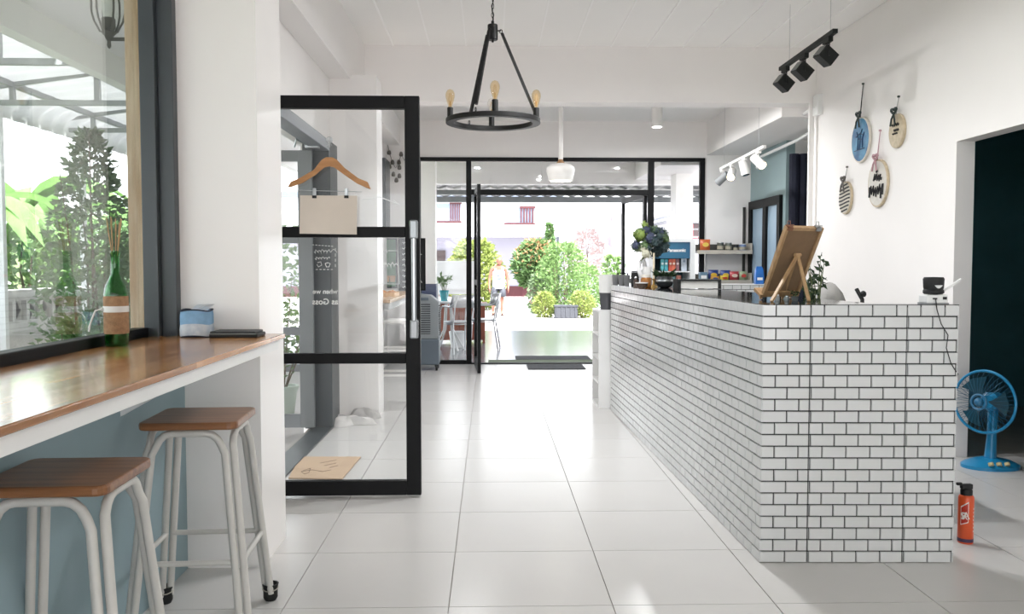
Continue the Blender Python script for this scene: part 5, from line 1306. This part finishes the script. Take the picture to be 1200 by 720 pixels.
def fluff(name, label, px, Y, ytop, ybot, wpx, mat, n_, lw, seed, mat2=None, group=None, shp=lambda u: .35+.72*sin(pi*min(1, u*.9+.08))):
    p = ay(px, 330, Y); zt = ay(px, ytop, Y).z; zb__ = GZ if ybot is None else ay(px, ybot, Y).z
    rx = wpx/2*Y/1000
    return shrub(name, label, (p.x, Y, zb__), zt-zb__, rx, rx*.8, n_, lw, mat, .02, seed=seed, mat2=mat2, group=group, shape=shp, zlow=.02)
fluff('round_hedge', 'round yellow-green bush behind the walking man', 557, 29, 283, None, 66, LEAF_Y, 2600, .10, 101)
fluff('orange_tipped_bush', 'large rounded bush with orange tips beside the house door', 627, 29, 282, 336, 50, LEAF_M, 2600, .10, 102, LEAF_O)
fluff('feathery_shrub', 'tall feathery pale shrub in the middle of the planter', 660, 26.5, 285, None, 62, LEAF_P, 2600, .07, 103)
fluff('feathery_shrub', 'lower feathery shrub at the far end of the planter', 686, 27.5, 312, None, 44, LEAF_P, 1300, .07, 104)
fluff('topiary_conifer', 'narrow dark conifer rising behind the planter', 644, 31, 262, None, 13, LEAF_M, 1500, .08, 105, shp=lambda u: .95*(1-u)**.5+.1)
fluff('clipped_shrub', 'small clipped yellow-green shrub in the planter, beside the black crate', 638, 24.6, 343, None, 26, LEAF_Y, 900, .05, 106)
fluff('clipped_shrub', 'small clipped yellow-green shrub at the planter end', 682, 24.4, 342, None, 30, LEAF_Y, 900, .05, 107)
fluff('grey_shrub', 'grey-green shrub at the foot of the orange-tipped bush', 630, 26.6, 322, None, 22, LEAF_DUSTY, 800, .06, 108)
fluff('doorway_shrub', 'pale leafy shrub behind the white bin', 719, 22, 300, None, 34, LEAF_P, 1100, .07, 109)
pink = M('pale_pink_leaf', 'cdb9b5', .6, var=.25, scale=6)
fluff('pink_blossom_shrub', 'faint pink flowering shrub against the white house wall', 686, 36, 270, 325, 44, pink, 700, .10, 110)
# planter kerb and crate
k0, k1, k2 = az(622, 357, GZ), az(682, 366, GZ), az(696, 361, GZ)
KERB = M('pink_kerb', '85504c', .8, var=.15)
kb_ = struct(MB().beam(k0+Vector((0, 0, .06)), k1+Vector((0, 0, .06)), .16, .16).beam(k1+Vector((0, 0, .06)), k2+Vector((0, 0, .06)), .16, .16).build('kerb_planter', KERB), 'low pink kerb round the planter')
cr = ay(663, 355, 24.3); t = thing('plastic_crate', 'black plastic crate between the clipped shrubs', 'crate', (cr.x, 24.3, GZ+.05))
MB().box(cr.x-.32, cr.x+.32, 24.1, 24.5, GZ, GZ+.34).build('body', M('crate_black', '3a3c42', .6), t); MB().box(cr.x-.34, cr.x+.34, 24.08, 24.52, GZ+.34, GZ+.38).build('rim', _M['crate_black'], t)
for k in range(5): MB().box(cr.x-.28+.13*k, cr.x-.24+.13*k, 24.085, 24.10, GZ+.04, GZ+.32).build('rib', _M['crate_black'], t)
# house
HY = 40.
HW = M('house_white_render', 'dcdde2', .8, var=.04, scale=.5); MAR = M('maroon_paint', '4a1c22', .7, var=.15); HP = M('house_lilac_render', '8f8f9c', .8, var=.04, scale=.5)
hx0, hx1 = -14., ay(655, 330, HY).x
ha = thing('white_house', 'two-storey white house with maroon railings across the yard', 'house', ((hx0+hx1)/2, HY, GZ))
zs_ = ay(600, 277, HY).z; zr = ay(600, 232, HY).z
MB().box(hx0, hx1, HY+1.5, HY+8, GZ, zs_).build('ground_floor_wall', HP, ha)
MB().box(hx0, hx1, HY, HY+8, zs_, zr).build('upper_floor_wall', HW, ha)
MB().box(hx0-.2, hx1+.2, HY-.3, HY+8, zr, zr+.25).build('roof_edge', M('roof_blue_grey', '5f6878', .7), ha)
MB().box(hx0, hx1, HY+1.44, HY+1.5, GZ, ay(600, 344, HY+1.44).z+.35).build('dado_band', MAR, ha)
dx = ay(612, 330, HY+1.4).x
MB().box(dx-.0, dx+1.0, HY+1.38, HY+1.5, GZ, ay(600, 304, HY).z).build('maroon_door', MAR, ha)
MB().box(ay(507, 300, HY+1.4).x, ay(522, 300, HY+1.4).x, HY+1.38, HY+1.5, .9, 2.0).build('dark_window', M('dark_house_glass', '3a2d2e', .3), ha)
for px0, pxm, px1, y0, y1 in ((508, 527, 540, 239, 259), (592, 609, 626, 244, 261)):
    a, m_, b = ay(px0, y1, HY).x, ay(pxm, y1, HY).x, ay(px1, y1, HY).x; z0, z1 = ay(600, y1, HY).z, ay(600, y0, HY).z
    w = MB().box(a, b, HY-.05, HY+.02, z0, z1).build('window', M('house_window_pale', '7c8aa5', .2), ha)
    MB().box(a-.05, b+.05, HY-.12, HY-.05, z0-.10, z0-.02).build('sill', MAR, w)
    MB().box(m_, b+.05, HY-.12, HY-.05, z1-.02, z1+.08).build('top_rail', MAR, w)
    for k in range(5):
        x = m_+(b-m_)*(k+.25)/5; MB().box(x, x+(b-m_)/10, HY-.11, HY-.05, z0, z1).build('bar', MAR, w)
cxh = ay(617, 236, HY).x; MB().box(cxh-.35, cxh+.35, HY+.2, HY+1, zr, ay(617, 230, HY).z+.3).build('chimney', M('chimney_brown', '8c6a60', .8, var=.3, scale=3), ha)
# second white house behind the planter
h2x0, h2x1 = ay(656, 330, 44).x, 16.
hb_ = thing('white_annex', 'plain white annex with flat porch roof beyond the planter', 'house', ((h2x0+h2x1)/2, 44, GZ))
MB().box(h2x0, h2x1, 44, 50, GZ, ay(650, 236, 44).z).build('wall', HW, hb_)
py0, py1 = ay(690, 250, 33).x, ay(765, 250, 33).x
MB().box(py0, py1+1, 32.5, 44, ay(700, 252, 33).z, ay(700, 245, 33).z).build('porch_roof', HW, hb_)
MB().box(ay(722, 300, 33).x, ay(733, 300, 33).x, 32.8, 33.3, GZ, ay(700, 252, 33).z).build('porch_column', HW, hb_)
lw_ = ay(716, 280, 32.9); t = thing('yard_lantern', 'dark lantern hanging from the annex porch roof', 'lantern', (lw_.x, 32.9, lw_.z))
MB().lathe([(.03, -.32), (.12, -.22), (.16, .10), (.03, .28)], lw_, 8).build('lantern_body', M('pale_lantern', '7f7a86', .5), t); MB().cyl(lw_+Vector((0, 0, .27)), Vector((lw_.x, 32.9, ay(700, 252, 33).z)), .02, n=6).build('hanging_rod', _M['pale_lantern'], t)
# pergola and building seen through the side pane
q_ = lambda px, y, Y=17.5: ay(px, y, Y)
t = thing('red_frame', 'thin red steel frame standing beyond the side pane', 'frame', (q_(808, 280).x, 17.5, GZ))
RS = M('red_steel', 'b5606a', .6)
MB().tube([q_(793, 285), q_(811, 263)], .022, 6).build('brace', RS, t); MB().tube([q_(811, 263), Vector((q_(811, 263).x, 17.5, GZ))], .022, 6).build('post', RS, t); MB().tube([q_(793, 279), q_(826, 279)], .022, 6).build('rail', RS, t); MB().tube([Vector((q_(793, 285).x, 17.5, GZ)), q_(793, 279)], .022, 6).build('post', RS, t)
t = thing('brown_house', 'far house with dark brown louvred upper windows', 'house', (q_(815, 270, 34).x, 34, GZ))
MB().box(q_(782, 300, 34).x, q_(850, 300, 34).x, 34, 38, GZ, q_(800, 262, 34).z).build('wall', HW, t)
for y0, y1, x0 in ((262.5, 267.5, 804), (270, 277, 798)):
    MB().box(q_(x0, y1, 33.9).x, q_(836, y1, 33.9).x, 33.88, 34, q_(800, y1, 33.9).z, q_(800, y0, 33.9).z).build('louvred_window', M('dark_brown_louvre', '5c4a4c', .6, var=.2), t)
MB().box(q_(776, 262, 34).x, q_(860, 262, 34).x, 33.2, 38.4, q_(800, 262, 34).z, q_(800, 259, 34).z).build('roof', M('house_roof_grey', '8d8f96', .7), t)

# ================================================================== THE WALKING MAN
MY = 25.4
mp = az(584.5, 370, GZ); mp = Vector((ay(584.3, 330, mp.y).x, mp.y, GZ))
SKIN = M('tanned_skin', '7d4f3f', .6, var=.06)  # the man's own tanned skin tone
man = thing('person', 'bald man in white tank top and grey shorts walking across the yard', 'person', mp, RAD(8))
jn = [(0, 0, .96), (0, .0, 1.10), (0, .01, 1.28), (0, .0, 1.43), (0, -.01, 1.50), (.01, -.025, 1.57),      # 0-5 pelvis .. head base
      (-.10, 0, .92), (-.135, .02, .52), (-.16, .10, .10), (-.17, -.02, .03),                                 # 6-9 one leg (trailing)
      (.10, 0, .92), (.095, -.06, .52), (.085, -.05, .10), (.09, -.17, .03),                                  # 10-13 other leg (leading)
      (-.20, .0, 1.40), (-.265, .02, 1.13), (-.285, -.05, .89), (-.28, -.08, .80),                            # 14-17 arm
      (.20, .0, 1.40), (.27, .01, 1.13), (.285, -.06, .89), (.275, -.10, .80)]                                # 18-21 arm
ed = [(0, 1), (1, 2), (2, 3), (3, 4), (4, 5), (0, 6), (6, 7), (7, 8), (8, 9), (0, 10), (10, 11), (11, 12), (12, 13), (3, 14), (14, 15), (15, 16), (16, 17), (3, 18), (18, 19), (19, 20), (20, 21)]
rd = [.155, .16, .165, .13, .062, .06, .095, .062, .042, .036, .095, .062, .042, .036, .066, .046, .034, .030, .066, .046, .034, .030]
# five fingers on each hand
for s, w in ((-1, 17), (1, 21)):
    wx, wy, wz = jn[w]
    for k, L in enumerate((.075, .085, .08, .062)):
        y = wy+.028-.018*k
        a = len(jn); jn += [(wx+s*.004, y, wz-.04), (wx+s*.002, y-.006, wz-.04-L*.6), (wx-s*.008, y-.012, wz-.04-L)]; rd += [.011, .009, .007]; ed += [(w, a), (a, a+1), (a+1, a+2)]
    a = len(jn); jn += [(wx-s*.01, wy-.04, wz-.015), (wx-s*.014, wy-.058, wz-.05)]; rd += [.011, .009]; ed += [(w, a), (a, a+1)]
me = bpy.data.meshes.new('body'); me.from_pydata(jn, ed, []); me.materials.append(SKIN)
bo = link('body', me, man); sk = bo.modifiers.new('skin', 'SKIN'); sk.use_smooth_shade = True
for i, v in enumerate(me.skin_vertices[0].data): v.radius = (rd[i], rd[i]*(.8 if i in (0, 1, 2) else 1)); v.use_root = (i == 0)
ss = bo.modifiers.new('smooth', 'SUBSURF'); ss.levels = 2; ss.render_levels = 2
def ring(cx, cy, z, a, b, n=20, wob=0): return [Vector((cx+a*cos(2*pi*j/n), cy+b*sin(2*pi*j/n)*(1 if sin(2*pi*j/n) < 0 else .92), z+wob*sin(6*pi*j/n))) for j in range(n)]
hc = Vector((.015, -.035, 1.635))
hm = MB().loft([ring(hc.x, hc.y+dy, hc.z+dz_, a, b, 16) for dz_, a, b, dy in ((-.115, .030, .035, -.030), (-.10, .048, .055, -.022), (-.06, .064, .080, -.008), (-.02, .072, .092, 0), (.03, .077, .098, .004), (.07, .070, .088, .008), (.098, .045, .058, .010), (.108, .012, .016, .012))])
hd_o = hm.build('head', SKIN, man, True)
fm = MB().add([hc+Vector((-.014, -.088, -.03)), hc+Vector((.014, -.088, -.03)), hc+Vector((0, -.118, -.025)), hc+Vector((0, -.090, .018))], [(0, 1, 2), (0, 2, 3), (1, 3, 2), (0, 3, 1)])
fm.build('nose', SKIN, hd_o, True)
ey = MB()
for s in (-1, 1): ey.ball(hc+Vector((s*.030, -.086, .012)), .010, 8)
ey.build('eyes', M('eye_dark', '3b2d28', .3), hd_o, True)
ea = MB()
for s in (-1, 1): ea.lathe([(.004, -.03), (.018, -.015), (.02, .015), (.006, .03)], hc+Vector((s*.078, .008, -.002)), 8, None, 1.4)
ea.build('ears', SKIN, hd_o, True)
MB().beam(hc+Vector((-.022, -.080, -.062)), hc+Vector((.022, -.080, -.062)), .012, .008).build('mouth', M('lip', 'b3766a', .5), hd_o, True)
TANK = M('white_tank_cotton', 'b9bcc8', .8, var=.05, scale=20)
tk = MB().loft([ring(0, 0, z, a, b, 24, wob) for z, a, b, wob in ((.80, .205, .170, .012), (.90, .195, .165, 0), (1.02, .188, .165, 0), (1.18, .190, .158, 0), (1.30, .192, .150, 0), (1.36, .165, .135, 0))], cap=False)
for s in (-1, 1):
    tk.add([(s*x, y, z) for x, y, z in ((.14, -.11, 1.34), (.08, -.13, 1.34), (.085, -.075, 1.47), (.145, -.065, 1.455), (.085, .06, 1.47), (.145, .055, 1.455), (.08, .115, 1.34), (.14, .10, 1.34))], [(0, 1, 2, 3), (3, 2, 4, 5), (5, 4, 6, 7)])
o = tk.build('tank_top', TANK, man, True); o.modifiers.new('t', 'SOLIDIFY').thickness = .008
gp_ = MB(); 
for r_, z in ((.075, 1.16), (.05, 1.16)): gp_.tube([(r_*cos(a), -.168-.004*0, z+r_*sin(a)) for a in [pi*k/10 for k in range(11)]], .008, 5)
for z in (1.14, 1.11, 1.08): gp_.tube([(-.07, -.168, z), (.07, -.168, z)], .007, 5)
gp_.build('grey_chest_print', M('print_grey', '4a505c', .7), man, True)
sh_ = MB().loft([ring(0, 0, .97, .175, .15, 20), ring(0, 0, .85, .205, .165, 20), ring(0, 0, .79, .205, .16, 20)], cap=False)
for s, dx_, dy_ in ((-1, -.03, .02), (1, .0, -.045)):
    sh_.loft([ring(s*.10, 0, .84, .105, .14, 16), ring(s*.105+dx_*.5, dy_*.5, .70, .112, .135, 16), ring(s*.11+dx_, dy_, .57, .112, .128, 16)], cap=False)
o = sh_.build('shorts', M('grey_shorts', '3c3e46', .8, var=.2, scale=14), man, True); o.modifiers.new('t', 'SOLIDIFY').thickness = .006
for s, x, y in ((-1, -.168, .03), (1, .088, -.12)):
    so_ = MB().loft([[Vector((x+.048*cos(a)*(1-.15*sin(a)), y+.13*sin(a), z)) for a in [2*pi*k/14 for k in range(14)]] for z in (.0, .018)]).build('sandal', M('sandal_brown', '4a3830', .7), man, True)
    MB().tube([(x-.045, y-.04, .015), (x, y-.05, .068), (x+.045, y-.04, .015)], .009, 6).build('strap', _M['sandal_brown'], so_, True)

# thin leaves let part of the light through
for nm, m in _M.items():
    if 'leaf' in nm and nm not in ('leaf_grey',):
        n = m.node_tree.nodes; L = m.node_tree.links; b = n['Principled BSDF']
        t = n.new('ShaderNodeBsdfTranslucent'); x = n.new('ShaderNodeMixShader'); x.inputs[0].default_value = .4
        L.new(b.inputs['Base Color'].links[0].from_socket, t.inputs[0]); L.new(b.outputs[0], x.inputs[1]); L.new(t.outputs[0], x.inputs[2]); L.new(x.outputs[0], n['Material Output'].inputs[0])
